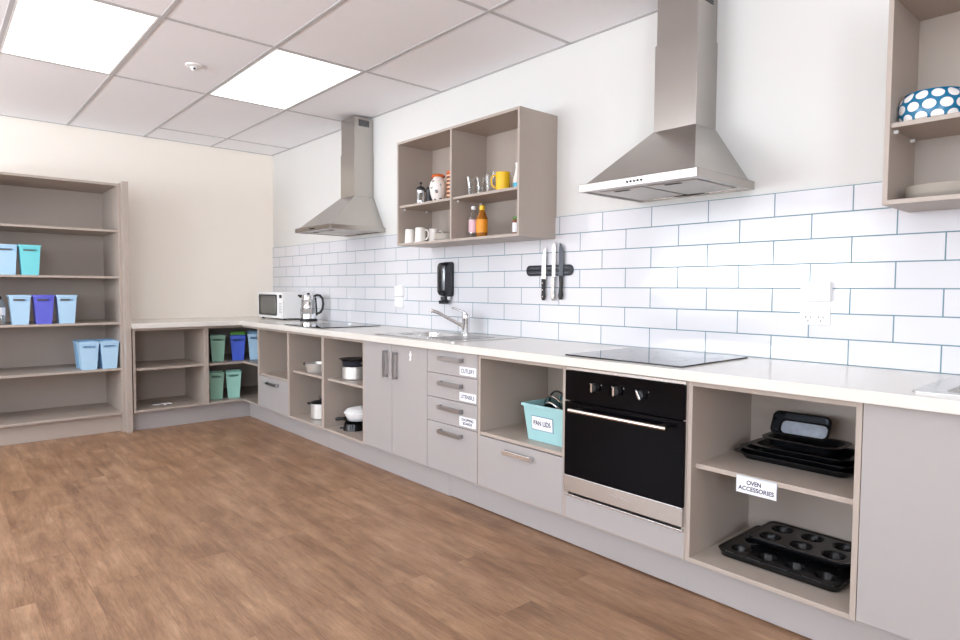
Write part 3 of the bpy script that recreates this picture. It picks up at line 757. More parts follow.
for a in (mx0+.04, mx1-.04):
    for b in (my0+.04, my1-.04): MB().lathe([(.012, .9003), (.014, .9155)], (a, b, 0), 14, cap0=True, cap1=True).build('foot', black, t)
# ------------------------------------------------------------------ kettle
kx, ky = 1.195, -.19
t = thing('kettle', 'steel and glass electric kettle with black handle', 'kettle', (kx, ky, .9))
c = (kx, ky, 0); z0 = .9005
MB().lathe([(.078, z0), (.080, z0+.006), (.078, z0+.018), (.02, z0+.020)], c, 36, cap0=True, cap1=True).build('power_base', black, t, smooth=True)
MB().lathe([(.071, z0+.021), (.074, z0+.024), (.073, z0+.065)], c, 36, cap0=True, cap1=True).build('lower_body', chrome, t, smooth=True)
MB().lathe([(.0725, z0+.0655), (.068, z0+.13), (.062, z0+.195)], c, 36).build('glass_wall', thin, t, smooth=True)
st = MB()
for a0 in (-2.9, -1.1):       # steel side strips hugging the glass
    vs = []
    n = 10
    for zz, r in ((z0+.066, .0735), (z0+.13, .069), (z0+.195, .063)):
        for k in range(n+1):
            a = a0+1.15*k/n; vs.append((kx+r*math.cos(a), ky+r*math.sin(a), zz))
    st.add(vs, [(j*(n+1)+i, j*(n+1)+i+1, (j+1)*(n+1)+i+1, (j+1)*(n+1)+i) for j in range(2) for i in range(n)])
st.build('steel_cover', chrome, t, smooth=True, fix=False, solid=.001)
MB().lathe([(.0635, z0+.1955), (.061, z0+.225), (.058, z0+.236), (.03, z0+.243), (0, z0+.244)], c, 36, cap0=True).build('lid', chrome, t, smooth=True)
MB().lathe([(.012, z0+.243), (.014, z0+.255), (0, z0+.257)], c, 18).build('lid_knob', black, t, smooth=True)
P = Vector((kx, ky, 0)); s_ = MB()
ls = []
for q, hw, za, zb in ((.045, .026, z0+.198, z0+.236), (.075, .015, z0+.212, z0+.238), (.095, .007, z0+.226, z0+.239)):
    a = P-RV*q; ls.append([a+FV*hw+Vector((0, 0, zb)), a-FV*hw+Vector((0, 0, zb)), a-FV*hw*.4+Vector((0, 0, za)), a+FV*hw*.4+Vector((0, 0, za))])
s_.loops(ls).build('spout', black, t, .001)
hp = [P+RV*a+Vector((0, 0, z0+b)) for a, b in ((.05, .225), (.075, .235), (.105, .232), (.128, .205), (.135, .16), (.128, .11), (.108, .08), (.085, .068), (.068, .062))]
MB().tube(hp, [.010, .012, .012, .011, .010, .011, .011, .010, .009], 12).build('handle', black, t, smooth=True)
MB().tube([P+RV*.066+Vector((0, 0, z0+.215)), P+RV*.072+Vector((0, 0, z0+.14)), P+RV*.077+Vector((0, 0, z0+.05))], .007, 8).build('handle_spine', black, t, smooth=True)

# ------------------------------------------------------------------ soap dispenser, outlets, knife rack
t = thing('soap_dispenser', 'black soap dispenser on the tiles above the sink', 'soap dispenser', (3.03, 0, 1.1))
def rr_y(w_, h_, r, y, cx_, cz_, n=6): return [Vector((cx_+p.x, y, cz_+p.y)) for p in rrect(w_, h_, r, 0, 0, 0, n)]
sx_, sz_ = 3.022, 1.268
MB().loops([rr_y(.104, .245, .02, y, sx_, sz_) for y in (-.0095, -.030)]).build('wall_plate', black, t, .001, smooth=True)
MB().loops([rr_y(w_, h_, r, y, sx_, sz_) for w_, h_, r, y in ((.100, .241, .022, -.0305), (.098, .238, .03, -.065), (.088, .228, .035, -.084), (.06, .20, .028, -.092))]).build('cover', mat('glossy_black_cover', (.01, .011, .016, 1), .12, var=.05, coat=.5), t, smooth=True)
MB().lathe([(.020, 1.118), (.026, 1.122), (.026, 1.146)], (sx_, -.055, 0), 24, cap0=True, cap1=True).build('nozzle', black, t, smooth=True)
MB().box(sx_-.022, sx_+.022, -.088, -.030, 1.094, 1.119).build('push_lever', black, t, .004)
o = MB().box(sx_+.028, sx_+.040, -.05, -.03, 1.125, 1.146).build('clip', whitep, t, .001)
def plate(t, x0, x1, z0, z1, name='cover_plate', dep=.009):
    return MB().loops([rr_y(x1-x0-2*a, z1-z0-2*a, .006, y, (x0+x1)/2, (z0+z1)/2, 3) for a, y in ((0, -.0092), (0, -.0092-dep+.002), (.002, -.0092-dep))]).build(name, whitep, t, smooth=True)
t = thing('power_socket', 'white double power socket on the tiles, lower of the pair right of the oven cooktop', 'power socket', (5.477, 0, 1.1))
p = plate(t, 5.418, 5.536, 1.058, 1.137)
for cx_ in (5.452, 5.502):
    hl = MB()
    for dx, dz, a in ((-.009, .006, .4), (.009, .006, -.4), (0, -.010, 0)):
        q = MB().box(-.0012, .0012, -.0008, .0003, -.004, .004)
        hl.add([Matrix.Rotation(a, 3, 'Y') @ Vector(v)+Vector((cx_+dx, -.0184, 1.085+dz)) for v in q.v], q.f)
    hl.build('socket_holes', dark, p)
for cx_ in (5.445, 5.509): MB().box(cx_-.006, cx_+.006, -.022, -.0184, 1.115, 1.128).build('rocker_switch', whitep, p, .001)
t = thing('switch_box', 'white blank-faced box on the tiles, directly above the double power socket', 'switch', (5.477, 0, 1.2))
p = plate(t, 5.425, 5.541, 1.158, 1.238, dep=.03)
MB().box(5.472, 5.494, -.0405, -.0392, 1.19, 1.206).build('rocker_switch', whitep, p, .0008)
t = thing('power_socket', 'white power socket on the tiles left of the soap dispenser, lower of its pair', 'power socket', (2.42, 0, 1.1))
p = plate(t, 2.356, 2.462, 1.055, 1.133, dep=.022)
MB().box(2.38, 2.39, -.034, -.0315, 1.105, 1.118).build('rocker_switch', whitep, p, .001)
MB().box(2.43, 2.44, -.034, -.0315, 1.105, 1.118).build('rocker_switch', whitep, p, .001)
t = thing('switch_box', 'white switch box on the tiles left of the soap dispenser, upper of its pair', 'switch', (2.42, 0, 1.2))
p = plate(t, 2.362, 2.466, 1.140, 1.222, dep=.03)
MB().box(2.405, 2.425, -.0405, -.0392, 1.17, 1.186).build('rocker_switch', whitep, p, .0008)
# magnetic rack
t = thing('knife_rack', 'black magnetic bar on the tiles holding three knives', 'knife rack', (3.97, 0, 1.31))
kr0, kr1, kz = 3.795, 4.165, 1.313
MB().loops([rr_y(kr1-kr0-2*a, .064-2*a, .030, y, (kr0+kr1)/2, kz, 8) for a, y in ((0, -.0093), (0, -.020), (.004, -.024))]).build('bar_body', mat('dark_grey_bar', (.03, .034, .045, 1), .4, var=.05), t, smooth=True)
o = MB().box(kr0+.03, kr1-.03, -.0248, -.0240, kz-.018, kz-.013).box(kr0+.03, kr1-.03, -.0248, -.0240, kz+.013, kz+.018).build('magnet_strips', mat('grey_strip', (.10, .11, .13, 1), .3, .5), t)
def knife(label, x, ztip, zh, zend, wb, bm_, hm_, kind):
    t = thing('kitchen_knife', label, 'knife', (x, -.03, zend), group='knives on the magnetic rack')
    yb = -.0262; w2 = wb/2
    if kind == 'broad': P = [(-w2, zh), (-w2, kz+.01), (-w2*.9, ztip-.09), (-w2*.35, ztip-.03), (w2*.55, ztip), (w2*.85, ztip-.006), (w2, ztip-.05), (w2, zh)]
    elif kind == 'straight': P = [(-w2, zh), (-w2, ztip-.02), (-w2*.3, ztip), (w2*.7, ztip-.002), (w2, ztip-.03), (w2, zh)]
    else: P = [(-w2*1.1, zh), (-w2*1.1, ztip-.05), (-w2*.8, ztip), (w2*.1, ztip-.012), (w2, ztip-.05), (w2, zh)]
    n = len(P)
    MB().loops([[Vector((x+a, y, z)) for a, z in P] for y in (yb, yb-.0018)]).build('blade', bm_, t)
    hw = .011
    if kind == 'grey':
        Q = [(-.010, zh+.004), (.010, zh+.004), (.011, zh-.03), (.009, zh-.08), (.013, zend+.022), (.008, zend), (-.010, zend), (-.016, zend+.02), (-.006, zh-.08), (-.008, zh-.03)]
    else: Q = [(-.011, zh), (.011, zh), (.011, zh-.03), (.009, zh-.07), (.012, zend+.015), (.007, zend), (-.007, zend), (-.012, zend+.015), (-.009, zh-.07), (-.011, zh-.03)]
    h = MB().loops([[Vector((x+a*s, y, (zh+zend)/2+(z-(zh+zend)/2)*s)) for a, z in Q] for y, s in ((yb+.006, .9), (yb+.003, 1), (yb-.008, 1), (yb-.011, .85))]).build('handle', hm_, t, .0008)
    if kind == 'broad':
        for z in (zh-.025, zh-.065, zend+.022):
            MB().lathe([(.004, 0), (.004, .0008), (0, .001)], (x, yb-.011, z), 12, Matrix.Rotation(math.pi/2, 4, 'X'), cap0=True).build('rivet', handleb, h)
knife('bright-bladed knife with riveted dark handle, left on the magnetic rack', 3.948, 1.452, 1.262, 1.135, .034, handleb, black, 'broad')
knife('all-steel knife with a straight blade, in the middle of the magnetic rack', 4.027, 1.476, 1.275, 1.135, .026, handleb, steel, 'straight')
knife('dark grey bladed knife with black handle, right on the magnetic rack', 4.085, 1.474, 1.275, 1.141, .034, bladed, black, 'grey')
# smoke detector
t = thing('smoke_detector', 'small round white sensor on a ceiling tile', 'smoke detector', (2.29, -1.49, H))
zd = H-.0002
MB().lathe([(.052, zd), (.050, zd-.006), (.034, zd-.012), (.02, zd-.013)], (2.29, -1.49, 0), 32, cap0=True, cap1=True).build('base_ring', whitep, t, smooth=True)
MB().lathe([(.020, zd-.0133), (.019, zd-.03), (.012, zd-.036), (0, zd-.037)], (2.29, -1.49, 0), 24, cap0=True).build('sensor_head', whitep, t, smooth=True)
MB().box(2.299, 2.311, -1.500, -1.488, zd-.031, zd-.020).build('sensor_eye', dark, t, .001)

# ------------------------------------------------------------------ cookware
def pan(label, cat, c, r, h, m, name, lid=None, hdir=None, hlen=.12, hm=black, group=None, flare=1.0, hz=None):
    t = thing(name, label, cat, c, group=group); x, y, z = c; z += .0006
    T = .002; rb = r/flare
    MB().lathe([(0, z), (rb-.008, z), (rb, z+.008), (r, z+h), (r+.004, z+h+.001), (r-.001, z+h+.002), (rb-T, z+.010), (rb-.010, z+.003), (0, z+.003)], (x, y, 0), 40).build('pan_body', m, t, smooth=True)
    if hdir is not None:
        d = Vector(hdir).normalized(); hz_ = z+(hz if hz else h-.012); a = Vector((x, y, hz_))+d*(r-.002)
        MB().tube([a, a+d*hlen*.3+Vector((0, 0, .006)), a+d*hlen+Vector((0, 0, .008))], [.007, .009, .010], 10).build('handle', hm, t, smooth=True)
    if lid:
        l = MB().lathe([(r+.005, z+h+.0025), (r+.007, z+h+.005), (r*.8, z+h+.014), (0, z+h+.022)], (x, y, 0), 40, cap0=True).build('lid', lid, t, smooth=True)
        MB().lathe([(.010, z+h+.022), (.010, z+h+.034), (.020, z+h+.040), (.018, z+h+.047), (0, z+h+.049)], (x, y, 0), 20, cap0=True).build('lid_knob', black, l, smooth=True)
    return t
pan('steel frying pan on the shelf of the narrow open cabinet, cut by its side', 'pan', (1.985, -.505, .540), .092, .070, whitesteel, 'frying_pan', hdir=-RV, hlen=.018, flare=1.15)
pan('steel saucepan with black lid standing on a cabinet base', 'pan', (2.00, -.48, .175), .082, .120, whitesteel, 'saucepan', lid=black, hdir=-RV, hlen=.03)
# big pot with dark pan nested on top
t0 = pan('pale steel pot on the shelf left of the double doors', 'pot', (2.495, -.47, .540), .086, .092, whitesteel, 'cooking_pot')
t = thing('frying_pan', 'dark pan with pale handle stacked on the pale steel pot', 'pan', (2.495, -.47, .634))
z = .540+.0006+.092+.0032
MB().lathe([(0, z), (.078, z), (.086, z+.012), (.088, z+.040), (.091, z+.041), (.083, z+.014), (.075, z+.004), (0, z+.004)], (2.495, -.47, 0), 40).build('pan_body', mat('dark_navy_enamel', (.02, .022, .035, 1), .3, var=.05), t, smooth=True)
a = Vector((2.495, -.47, z+.034)); hd = Vector((.9, -.2, 0)).normalized()
MB().tube([a+hd*.088, a+hd*.16+Vector((0, 0, .004)), a+hd*.195+Vector((0, 0, .005))], [.007, .008, .008], 10).build('handle', handleb, t, smooth=True)
z += .0425
MB().lathe([(0, z), (.085, z), (.108, z+.010), (.110, z+.011), (.085, z+.003), (0, z+.003)], (2.495, -.47, 0), 40).build('lid', black, t, smooth=True)
# base of that cabinet: black waffle-iron-like pans with a white dish on top
t = thing('griddle_pan', 'black pan lying upturned on the cabinet base, lowest of the pile', 'pan', (2.52, -.47, .175))
MB().lathe([(.078, .1756), (.080, .178), (.070, .224), (0, .226)], (2.52, -.49, 0), 36, cap0=True).build('pan_body', enamel, t, smooth=True)
a = Vector((2.52, -.49, .184)); hd = Vector((-.75, -.65, 0)).normalized()
MB().tube([a+hd*.075, a+hd*.09, a+hd*.105-Vector((0, 0, .002))], [.006, .007, .006], 10).build('handle', black, t, smooth=True)
t = thing('frying_pan', 'wide black frying pan under the white dish, in the bottom of the cabinet', 'pan', (2.51, -.45, .215))
MB().lathe([(0, .2268), (.095, .2268), (.102, .234), (.122, .252), (.126, .2525), (.104, .240), (.093, .231), (0, .231)], (2.52, -.45, 0), 40).build('pan_body', enamel, t, smooth=True)
a = Vector((2.52, -.45, .248)); hd = -RV
MB().tube([a+hd*.114, a+hd*.145+Vector((0, 0, -.002)), a+hd*.17+Vector((0, 0, -.006))], [.009, .014, .010], 10).build('handle', black, t, smooth=True)
t = thing('casserole_dish', 'white lidded casserole dish on top of the black pans', 'dish', (2.52, -.44, .253))
MB().lathe([(0, .2335), (.075, .2335), (.092, .246), (.108, .276), (.112, .290), (.115, .291)], (2.53, -.44, 0), 40, cap0=False).build('dish_body', whitep, t, smooth=True, solid=.003)
l = MB().lathe([(.119, .2935), (.121, .299), (.100, .322), (.05, .334), (0, .337)], (2.53, -.44, 0), 40, cap0=True).build('lid', whitep, t, smooth=True)
MB().lathe([(.014, .337), (.014, .343), (0, .345)], (2.53, -.44, 0), 20).build('lid_knob', whitep, l, smooth=True)

# ------------------------------------------------------------------ PAN LIDS tub
t = thing('storage_tub', 'pale turquoise tub with a card reading PAN LIDS in the open niche', 'tub', (4.49, -.42, .452))
def quadloop(x0, x1, y0, y1, z): return [Vector(p) for p in ((x0, y0, z), (x1, y0, z), (x1, y1, z), (x0, y1, z))]
tb = MB(); bx0, bx1, by0, by1 = 4.322, 4.606, -.572, -.30
zz0, zz1 = .4526, .634; T = .003
tb.loops([quadloop(bx0+.025+a, bx1-.012-a, by0+.015+a, by1-.02-a, z) for a, z in ((0, zz0),)]+[quadloop(bx0, bx1, by0, by1, zz1)]+[quadloop(bx0+T, bx1-T, by0+T, by1-T, zz1)]+[quadloop(bx0+.028, bx1-.015, by0+.018, by1-.023, zz0+T)])
tb.build('tub_body', panaqua, t, .003)
rm = MB(); rm.loops([quadloop(bx0-.007, bx1+.005, by0-.007, by1+.007, zz1-.012), quadloop(bx0-.007, bx1+.005, by0-.007, by1+.007, zz1+.001), quadloop(bx0+.002, bx1-.002, by0+.002, by1-.002, zz1+.001), quadloop(bx0+.002, bx1-.002, by0+.002, by1-.002, zz1-.012)], False, False)
rm.build('rim', panaqua, t, .001)
# card on the sloping front: front face runs from y0+.015 (bottom) to y0 (top)
def fy(z): return by0+.015*(1-(z-zz0)/(zz1-zz0))
cx0, cx1, cz0, cz1 = 4.382, 4.516, .513, .576
cl = MB(); cl.add([(cx0-.004, fy(cz0)-.0012, cz0-.004), (cx1+.004, fy(cz0)-.0012, cz0-.004), (cx1+.004, fy(cz1)-.0012, cz1+.004), (cx0-.004, fy(cz1)-.0012, cz1+.004)], [(0, 1, 2, 3)])
cl.build('label_sleeve', mat('blue_grey_sleeve', srgb(110, 140, 165), .3), t, solid=.001)
cl = MB(); cl.add([(cx0, fy(cz0)-.0028, cz0), (cx1, fy(cz0)-.0028, cz0), (cx1, fy(cz1)-.0028, cz1), (cx0, fy(cz1)-.0028, cz1)], [(0, 1, 2, 3)])
cl.build('label_card', card, t, solid=.001)
tx_ = text('PAN LIDS', (cx0+cx1)/2, (cz0+cz1)/2, fy((cz0+cz1)/2)-.0042, .034, t, width=.112, bold=.0006)
tx_.rotation_euler.x = math.pi/2+.088
def lid(label, c, r, tilt, yawz, rim, gl=True):
    t = thing('pan_lid', label, 'pan lid', c, group='pan lids standing in the tub')
    o = MB(); n = 40; o.local = True
    rg = MB(); ls = []
    for j in range(n):
        a = 2*math.pi*j/n; ls.append([Vector(((r+p*math.cos(b))*math.cos(a), (r+p*math.cos(b))*math.sin(a), p*math.sin(b))) for b in [k*math.pi/4 for k in range(8)] for p in (.005,)])
    ls.append(ls[0]); rg.local = True; rg.loops(ls, False, False); rg.build('lid_rim', rim, t, smooth=True)
    g = MB(); g.local = True; g.lathe([(r-.002, .001), (r*.7, .014), (r*.3, .022), (0, .024)], (0, 0, 0), n); g.build('lid_glass', thin if gl else enamel, t, smooth=True)
    k = MB(); k.local = True; k.lathe([(.008, .024), (.008, .034), (.019, .040), (.017, .050), (0, .052)], (0, 0, 0), 20); k.build('lid_knob', black, t, smooth=True)
    t.rotation_euler = (tilt, 0, yawz)
lid('glass pan lid with black rim standing tallest in the tub', (4.437, -.42, .594), .097, math.radians(-80), math.radians(-14), black)
lid('glass pan lid with steel rim leaning in the front of the tub', (4.455, -.47, .588), .090, math.radians(-72), math.radians(-10), chrome)
lid('glass pan lid with teal rim, rearmost in the tub', (4.465, -.365, .590), .095, math.radians(-84), math.radians(-8), teag)
lid('dark pan lid, foremost in the tub', (4.470, -.515, .574), .075, math.radians(-78), math.radians(-6), handleb, False)

# ------------------------------------------------------------------ baking trays
def tray(name, label, cx_, cy_, z, w_, d_, h, rz=0, m=enamel, lip=.018, r=.03, taper=.018, tilt=0, group='black baking trays', slab=None):
    t = thing(name, label, 'baking tray', (cx_, cy_, z), 0, group); b = MB(); b.local = True
    T = .0015
    L_ = [rrect(w_-2*taper, d_-2*taper, r, 0), rrect(w_, d_, r+taper*.5, h), rrect(w_+2*lip, d_+2*lip, r+lip, h+.001), rrect(w_+2*lip, d_+2*lip, r+lip, h+.003), rrect(w_-.001, d_-.001, r+taper*.5, h+.0025), rrect(w_-2*taper-.002, d_-2*taper-.002, r, T)]
    b.loops(L_).build('tray_body', m, t, smooth=True)
    if slab: q = MB(); q.local = True; q.loops([rrect(w_-2*taper-.01, d_-2*taper-.01, r, zz) for zz in (T+.0003, T+.001)]).build('tray_lining', slab, t)
    t.rotation_euler = (tilt, 0, rz); return t
zs0 = .5355
tray('roasting_tray', 'large black roasting tray, lowest of the stack above the OVEN ACCESSORIES card', 5.545, -.282, zs0, .41, .225, .026, .0)
tray('roasting_tray', 'black roasting tray with pale scratched corner, second of the stack', 5.55, -.272, zs0+.020, .39, .215, .022, -.0)
tray('roasting_tray', 'smaller black roasting tray, third up under the loaf tin', 5.555, -.265, zs0+.036, .33, .19, .022, .04)
o = tray('loaf_tin', 'black loaf tin lying level on the roasting trays, under the tilted tin', 5.55, -.258, zs0+.053, .26, .14, .034, .03, group='loaf tins')
o = tray('loaf_tin', 'black tin with shiny inside tilted up on top of the tray stack', 5.545, -.265, zs0+.128, .20, .085, .045, .04, tilt=math.radians(60), lip=.006, r=.018, taper=.012, slab=mat('shiny_tin_inside', (.55, .62, .72, 1), .35, .6, var=.35, scale=30), group='loaf tins')
def muffin(name, label, cx_, cy_, z, nx, ny, w_, d_, rz=0, rcup=.033, dep=.026):
    t = thing(name, label, 'muffin tin', (cx_, cy_, z), 0, 'black muffin tins')
    st_ = .0045; NX = int(w_/st_); NY = int(d_/st_); px, py = w_/nx*.93, d_/ny*.93; cr = .03
    V = {}; vs = []; fs = []
    def inside(x, y):
        ax_, ay_ = abs(x)-(w_/2-cr), abs(y)-(d_/2-cr)
        return not (ax_ > 0 and ay_ > 0 and math.hypot(ax_, ay_) > cr)
    def hgt(x, y):
        best = 9
        for i in range(nx):
            for j in range(ny): best = min(best, math.hypot(x-(i-(nx-1)/2)*px, y-(j-(ny-1)/2)*py))
        f = min(1, max(0, (best-rcup*.72)/(rcup*.30))); f = f*f*(3-2*f)
        e = max(abs(x)-w_/2, abs(y)-d_/2, (math.hypot(max(0, abs(x)-(w_/2-cr)), max(0, abs(y)-(d_/2-cr)))-cr))
        lipz = .004*max(0, 1+e/.010) if e > -.010 else 0
        return dep*f+lipz
    for i in range(NX+1):
        for j in range(NY+1):
            x, y = -w_/2+i*w_/NX, -d_/2+j*d_/NY
            ax_, ay_ = abs(x)-(w_/2-cr), abs(y)-(d_/2-cr)
            if ax_ > 0 and ay_ > 0:
                q = math.hypot(ax_, ay_)
                if q > cr*1.0:
                    k = cr/q; x = math.copysign(w_/2-cr+ax_*k, x); y = math.copysign(d_/2-cr+ay_*k, y)
            V[i, j] = len(vs); vs.append((x, y, hgt(x, y)+.001))
    for i in range(NX):
        for j in range(NY): fs.append((V[i, j], V[i+1, j], V[i+1, j+1], V[i, j+1]))
    m = MB(); m.local = True; m.add(vs, fs); m.build('tin_body', enamel, t, smooth=True, solid=.001, fix=False)
    q = MB(); q.local = True; q.loops([rrect(w_-a, d_-a, cr, zz) for a, zz in ((.0, dep+.003), (.010, dep-.006), (.018, .004))], False, False); q.build('tin_side', enamel, t, smooth=True, solid=.001, fix=False)
    t.rotation_euler = (0, 0, rz); return t
muffin('muffin_tin', 'larger black muffin tin lying underneath on the cabinet base', 5.555, -.350, .1755, 4, 3, .44, .36, .0)
muffin('muffin_tin', 'smaller black six-cup muffin tin stacked on the larger one', 5.575, -.285, .209, 3, 2, .37, .235, .0, rcup=.040)

# ------------------------------------------------------------------ contents of the left wall cabinet
zsh = 1.7765; zba = 1.5145
def at(x, y, z): return (x, y, z)
x, y = 2.955, -.21
t = thing('french_press', 'small coffee press with black lid on the upper left shelf', 'coffee press', (x, y, zsh))
MB().lathe([(0, zsh+.0005), (.028, zsh+.0005), (.028, zsh+.105)], (x, y, 0), 28).build('glass_beaker', thin, t, smooth=True)
fm = MB()
for a in (0, 1.57, 3.14, 4.71): fm.box(x+.0285*math.cos(a)-.003, x+.0285*math.cos(a)+.003, y+.0285*math.sin(a)-.003, y+.0285*math.sin(a)+.003, zsh+.001, zsh+.105)
fm.lathe([(.0285, zsh+.02), (.030, zsh+.02), (.030, zsh+.03), (.0285, zsh+.03)], (x, y, 0), 28); fm.lathe([(.0285, zsh+.085), (.030, zsh+.085), (.030, zsh+.10), (.0285, zsh+.10)], (x, y, 0), 28)
fm.build('steel_frame', chrome, t)
MB().lathe([(.031, zsh+.106), (.031, zsh+.115), (.018, zsh+.128), (.004, zsh+.130), (.004, zsh+.145), (.009, zsh+.148), (.009, zsh+.158), (0, zsh+.160)], (x, y, 0), 24, cap0=True).build('lid', black, t, smooth=True)
P = Vector((x, y, 0)); MB().tube([P+RV*.029+Vector((0, 0, zsh+.10)), P+RV*.055+Vector((0, 0, zsh+.095)), P+RV*.055+Vector((0, 0, zsh+.03)), P+RV*.03+Vector((0, 0, zsh+.02))], .006, 8).build('handle', black, t, smooth=True)
x, y = 3.040, -.20
t = thing('pepper_grinder', 'dark grinder between the coffee press and the flowered jar', 'grinder', (x, y, zsh))
MB().lathe([(.024, zsh+.0005), (.026, zsh+.01), (.020, zsh+.05), (.024, zsh+.085)], (x, y, 0), 24, cap0=True, cap1=True).build('grinder_body', black, t, smooth=True)
MB().lathe([(.022, zsh+.086), (.024, zsh+.10), (.012, zsh+.118), (0, zsh+.12)], (x, y, 0), 24, cap0=True).build('grinder_head', black, t, smooth=True)
x, y = 3.145, -.205
t = thing('ginger_jar', 'white jar with grey flowers and an orange lid', 'jar', (x, y, zsh))
b = MB(); b.lathe([(0, 0), (.032, 0), (.036, .006), (.053, .06), (.060, .10), (.056, .13), (.036, .155), (.032, .168)], (0, 0, 0), 36); b.local = True
o = b.build('jar_body', florm, t, smooth=True); o.location = (0, 0, .0005)
MB().lathe([(.046, zsh+.169), (.048, zsh+.174), (.040, zsh+.184), (.012, zsh+.192), (0, zsh+.193)], (x, y, 0), 32, cap0=True).build('lid', orange, t, smooth=True)
x, y = 3.245, -.160
t = thing('storage_tin', 'red and orange striped tin beside the flowered jar', 'tin', (x, y, zsh))
b = MB(); b.local = True; b.lathe([(.040, .0005), (.042, .004), (.042, .178), (.036, .182)], (0, 0, 0), 32, cap0=True, cap1=True); b.build('tin_body', stripem, t, smooth=True)
MB().lathe([(.043, zsh+.183), (.043, zsh+.197), (0, zsh+.199)], (x, y, 0), 32, cap0=True).build('lid', orange, t, smooth=True)
def mug(label, x, y, z, r, h, m, ang, name='mug', taper=.86, group=None, flip=False, inner=None):
    t = thing(name, label, 'mug', (x, y, z), 0, group); z += .0005
    pr_ = [(0, z), (r*taper-.003, z), (r*taper, z+.003), (r, z+h), (r-.003, z+h), (r*taper-.003, z+.006), (0, z+.006)]
    if flip: pr_ = [(q, 2*z+h-a) for q, a in pr_]
    MB().lathe(pr_, (x, y, 0), 32).build('mug_body', m, t, smooth=True)
    d = Vector((math.cos(ang), math.sin(ang), 0)); P = Vector((x, y, 0)); q = r*.93
    MB().tube([P+d*(q-.002)+Vector((0, 0, z+h*.82)), P+d*(q+.018)+Vector((0, 0, z+h*.84)), P+d*(q+.029)+Vector((0, 0, z+h*.65)), P+d*(q+.027)+Vector((0, 0, z+h*.4)), P+d*(q+.013)+Vector((0, 0, z+h*.22)), P+d*(q-.004)+Vector((0, 0, z+h*.2))], .0048, 8).build('handle', m, t, smooth=True)
    return t
gm = 'white mugs at the bottom left of the wall cabinet'
ar = math.atan2(RV.y, RV.x)
mug('white mug standing upside down, leftmost on the base of the wall cabinet', 2.875, -.245, zba, .038, .098, ceramic, ar, group=gm, flip=True)
mug('white upside-down mug, second from the left on the base of the wall cabinet', 2.985, -.235, zba, .040, .104, ceramic, ar-.5, group=gm, flip=True)
mug('white mug behind the others, nearest the small stack of plates', 3.030, -.155, zba, .038, .098, ceramic, ar, group=gm, flip=True)
for k in range(5):
    t = thing('small_plate', 'small white plate, %s of the stack beside the white mugs' % ['lowest', 'second from the bottom', 'middle one', 'second from the top', 'topmost'][k], 'plate', (3.22, -.20, zba+.0085*k), group='small white plates stacked in the wall cabinet')
    z = zba+.0005+.0085*k
    MB().lathe([(0, z), (.046, z), (.050, z+.001), (.078, z+.0115), (.081, z+.013), (.050, z+.0038), (0, z+.0030)], (3.22, -.20, 0), 40).build('plate_body', ceramic, t, smooth=True)
def glass(label, x, y, r, h, prof=None):
    t = thing('drinking_glass', label, 'glass', (x, y, zsh), group='clear glasses on the right-hand shelf'); z = zsh+.0005
    p_ = prof or [(.62, 0), (.60, .2), (.7, .55), (1, 1)]
    outer = [(0, z)]+[(r*a, z+h*b) for a, b in p_]; inner = [(r*a-.002, z+h*b+(.006 if b == 0 else 0)) for a, b in reversed(p_)]+[(0, z+.006)]
    MB().lathe(outer+inner, (x, y, 0), 28).build('glass_body', thin, t, smooth=True)
glass('clear tall glass with flared rim, leftmost on the shelf', 3.505, -.225, .034, .120)
glass('clear glass second from the left on the shelf', 3.595, -.225, .034, .108)
glass('clear glass between the second glass and the yellow mug', 3.670, -.215, .030, .112, [(.75, 0), (.8, .5), (1, 1)])
glass('clear stemmed glass behind, next to the yellow mug', 3.635, -.13, .034, .150, [(.8, 0), (.75, .02), (.15, .06), (.13, .42), (.6, .52), (1, .75), (.88, 1)])
mug('bright yellow mug on the shelf among the glasses', 3.790, -.22, zsh, .043, .112, yellow, ar+math.pi, taper=.97)
mug('pale glass mug half hidden behind the yellow mug', 3.800, -.125, zsh, .038, .095, ceramic, ar, name='glass_mug')
x, y = 3.918, -.22
t = thing('glass_jug', 'slim white pitcher with turquoise foot, rightmost on the shelf', 'jug', (x, y, zsh)); z = zsh
MB().lathe([(0, z+.0005), (.026, z+.0005), (.030, z+.012), (.030, z+.035)], (x, y, 0), 28).build('turquoise_foot', teal, t, smooth=True)
MB().lathe([(.030, z+.0352), (.027, z+.06), (.018, z+.10), (.014, z+.125), (.019, z+.150), (.016, z+.150), (.011, z+.125)], (x, y, 0), 28).build('pitcher_body', ceramic, t, smooth=True)
def bottle(name, label, x, y, r, hb, hn, hc, body, capm, lab, l0, l1, cat='bottle'):
    t = thing(name, label, cat, (x, y, zba)); z = zba+.0005
    MB().lathe([(0, z), (r-.004, z), (r, z+.006), (r, z+hb*.45), (r*.93, z+hb*.5), (r, z+hb*.55), (r, z+hb), (r*.75, z+hb+.018), (r*.42, z+hn)], (x, y, 0), 28).build('bottle_body', body, t, smooth=True)
    MB().lathe([(r*1.02, z+l0), (r*1.03, z+(l0+l1)/2), (r*1.02, z+l1)], (x, y, 0), 28).build('label_band', lab, t, smooth=True, fix=False)
    MB().lathe([(r*.48, z+hn+.0003), (r*.48, z+hc-.003), (r*.40, z+hc), (0, z+hc)], (x, y, 0), 20, cap0=True).build('cap', capm, t, smooth=True)
bottle('plastic_bottle', 'clear bottle with pinkish label and white cap', 3.532, -.225, .029, .125, .178, .200, thin, whitep, pinkl, .035, .115)
bottle('plastic_bottle', 'bottle with orange label and yellow cap next to the clear one', 3.612, -.225, .035, .120, .168, .197, liquid, yellow, orangel, .03, .11)
x, y = 3.905, -.22
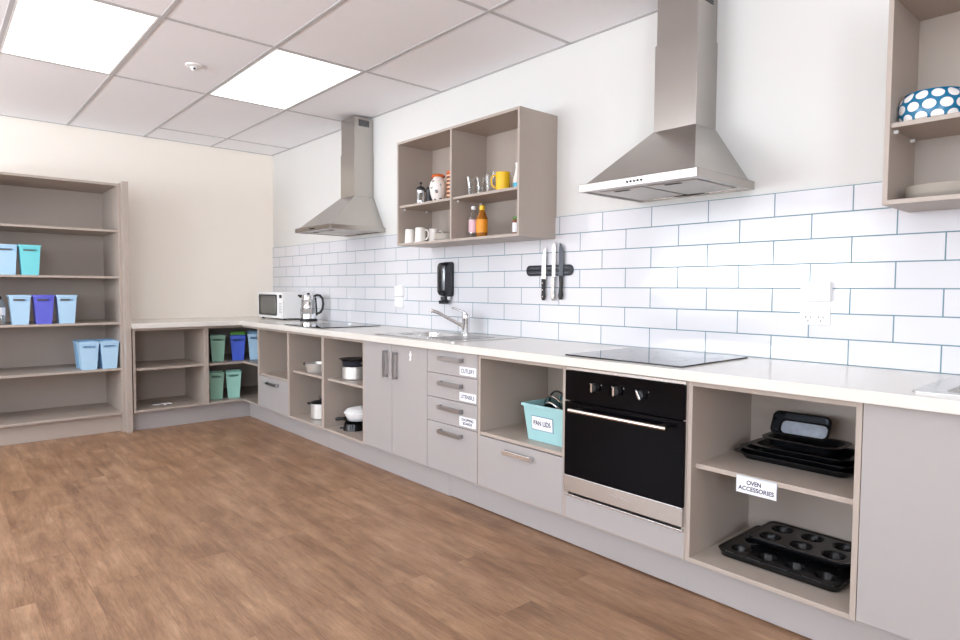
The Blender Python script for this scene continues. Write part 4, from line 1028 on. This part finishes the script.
t = thing('spice_jar', 'small spice jar with green lid at the bottom right of the wall cabinet', 'jar', (x, y, zba)); z = zba+.0005
MB().lathe([(0, z), (.020, z), (.0215, z+.004), (.0215, z+.082), (.017, z+.088)], (x, y, 0), 24, cap1=True).build('jar_body', brown, t, smooth=True)
MB().lathe([(.0217, z+.015), (.0218, z+.07)], (x, y, 0), 24).build('label_band', card, t, fix=False)
MB().lathe([(.0205, z+.089), (.0205, z+.106), (0, z+.107)], (x, y, 0), 24, cap0=True).build('lid', green, t, smooth=True)

# ------------------------------------------------------------------ contents of the right wall cabinet
x, y = 5.905, -.195
t = thing('serving_bowl', 'blue bowl with big white dots on the right wall cabinet shelf', 'bowl', (x, y, zsh))
b = MB(); b.local = True
b.lathe([(0, .0005), (.086, .0005), (.094, .006), (.100, .030), (.101, .060), (.094, .083), (.080, .096)], (0, 0, 0), 56)
b.build('bowl_body', dotm, t, smooth=True)
b = MB(); b.local = True; b.lathe([(.0805, .0962), (.083, .099), (.060, .103), (0, .105)], (0, 0, 0), 56, cap0=True); b.build('lid', dotm, t, smooth=True)
for k in range(5):
    z = zba+.0005+.0075*k; xx, yy = 5.945, -.172
    t = thing('dinner_plate', 'white dinner plate, %s of the stack in the right wall cabinet' % ['lowest', 'second from the bottom', 'middle one', 'second from the top', 'topmost'][k], 'plate', (xx, yy, z), group='dinner plates stacked in the right wall cabinet')
    MB().lathe([(0, z), (.07, z), (.076, z+.001), (.112, z+.014), (.117, z+.0155), (.078, z+.0042), (0, z+.0034)], (xx, yy, 0), 56).build('plate_body', ceramic, t, smooth=True)
# scrap of paper on the base of the open back cabinet
pp = MB(); n = 10; vs = []
for i in range(n+1):
    for j in range(5): vs.append((.60+.011*j+.004*math.sin(i*1.3), -1.36+.015*i, .1758+.010*abs(math.sin(i*.9+j))+.003*random.random()))
pp.add(vs, [(i*5+j, i*5+j+1, (i+1)*5+j+1, (i+1)*5+j) for i in range(n) for j in range(4)])
o = pp.build('paper_scrap', paper, None, fix=False, solid=.0005)
tag(o, 'crumpled strip of white paper on the base of the empty back cabinet', 'paper')
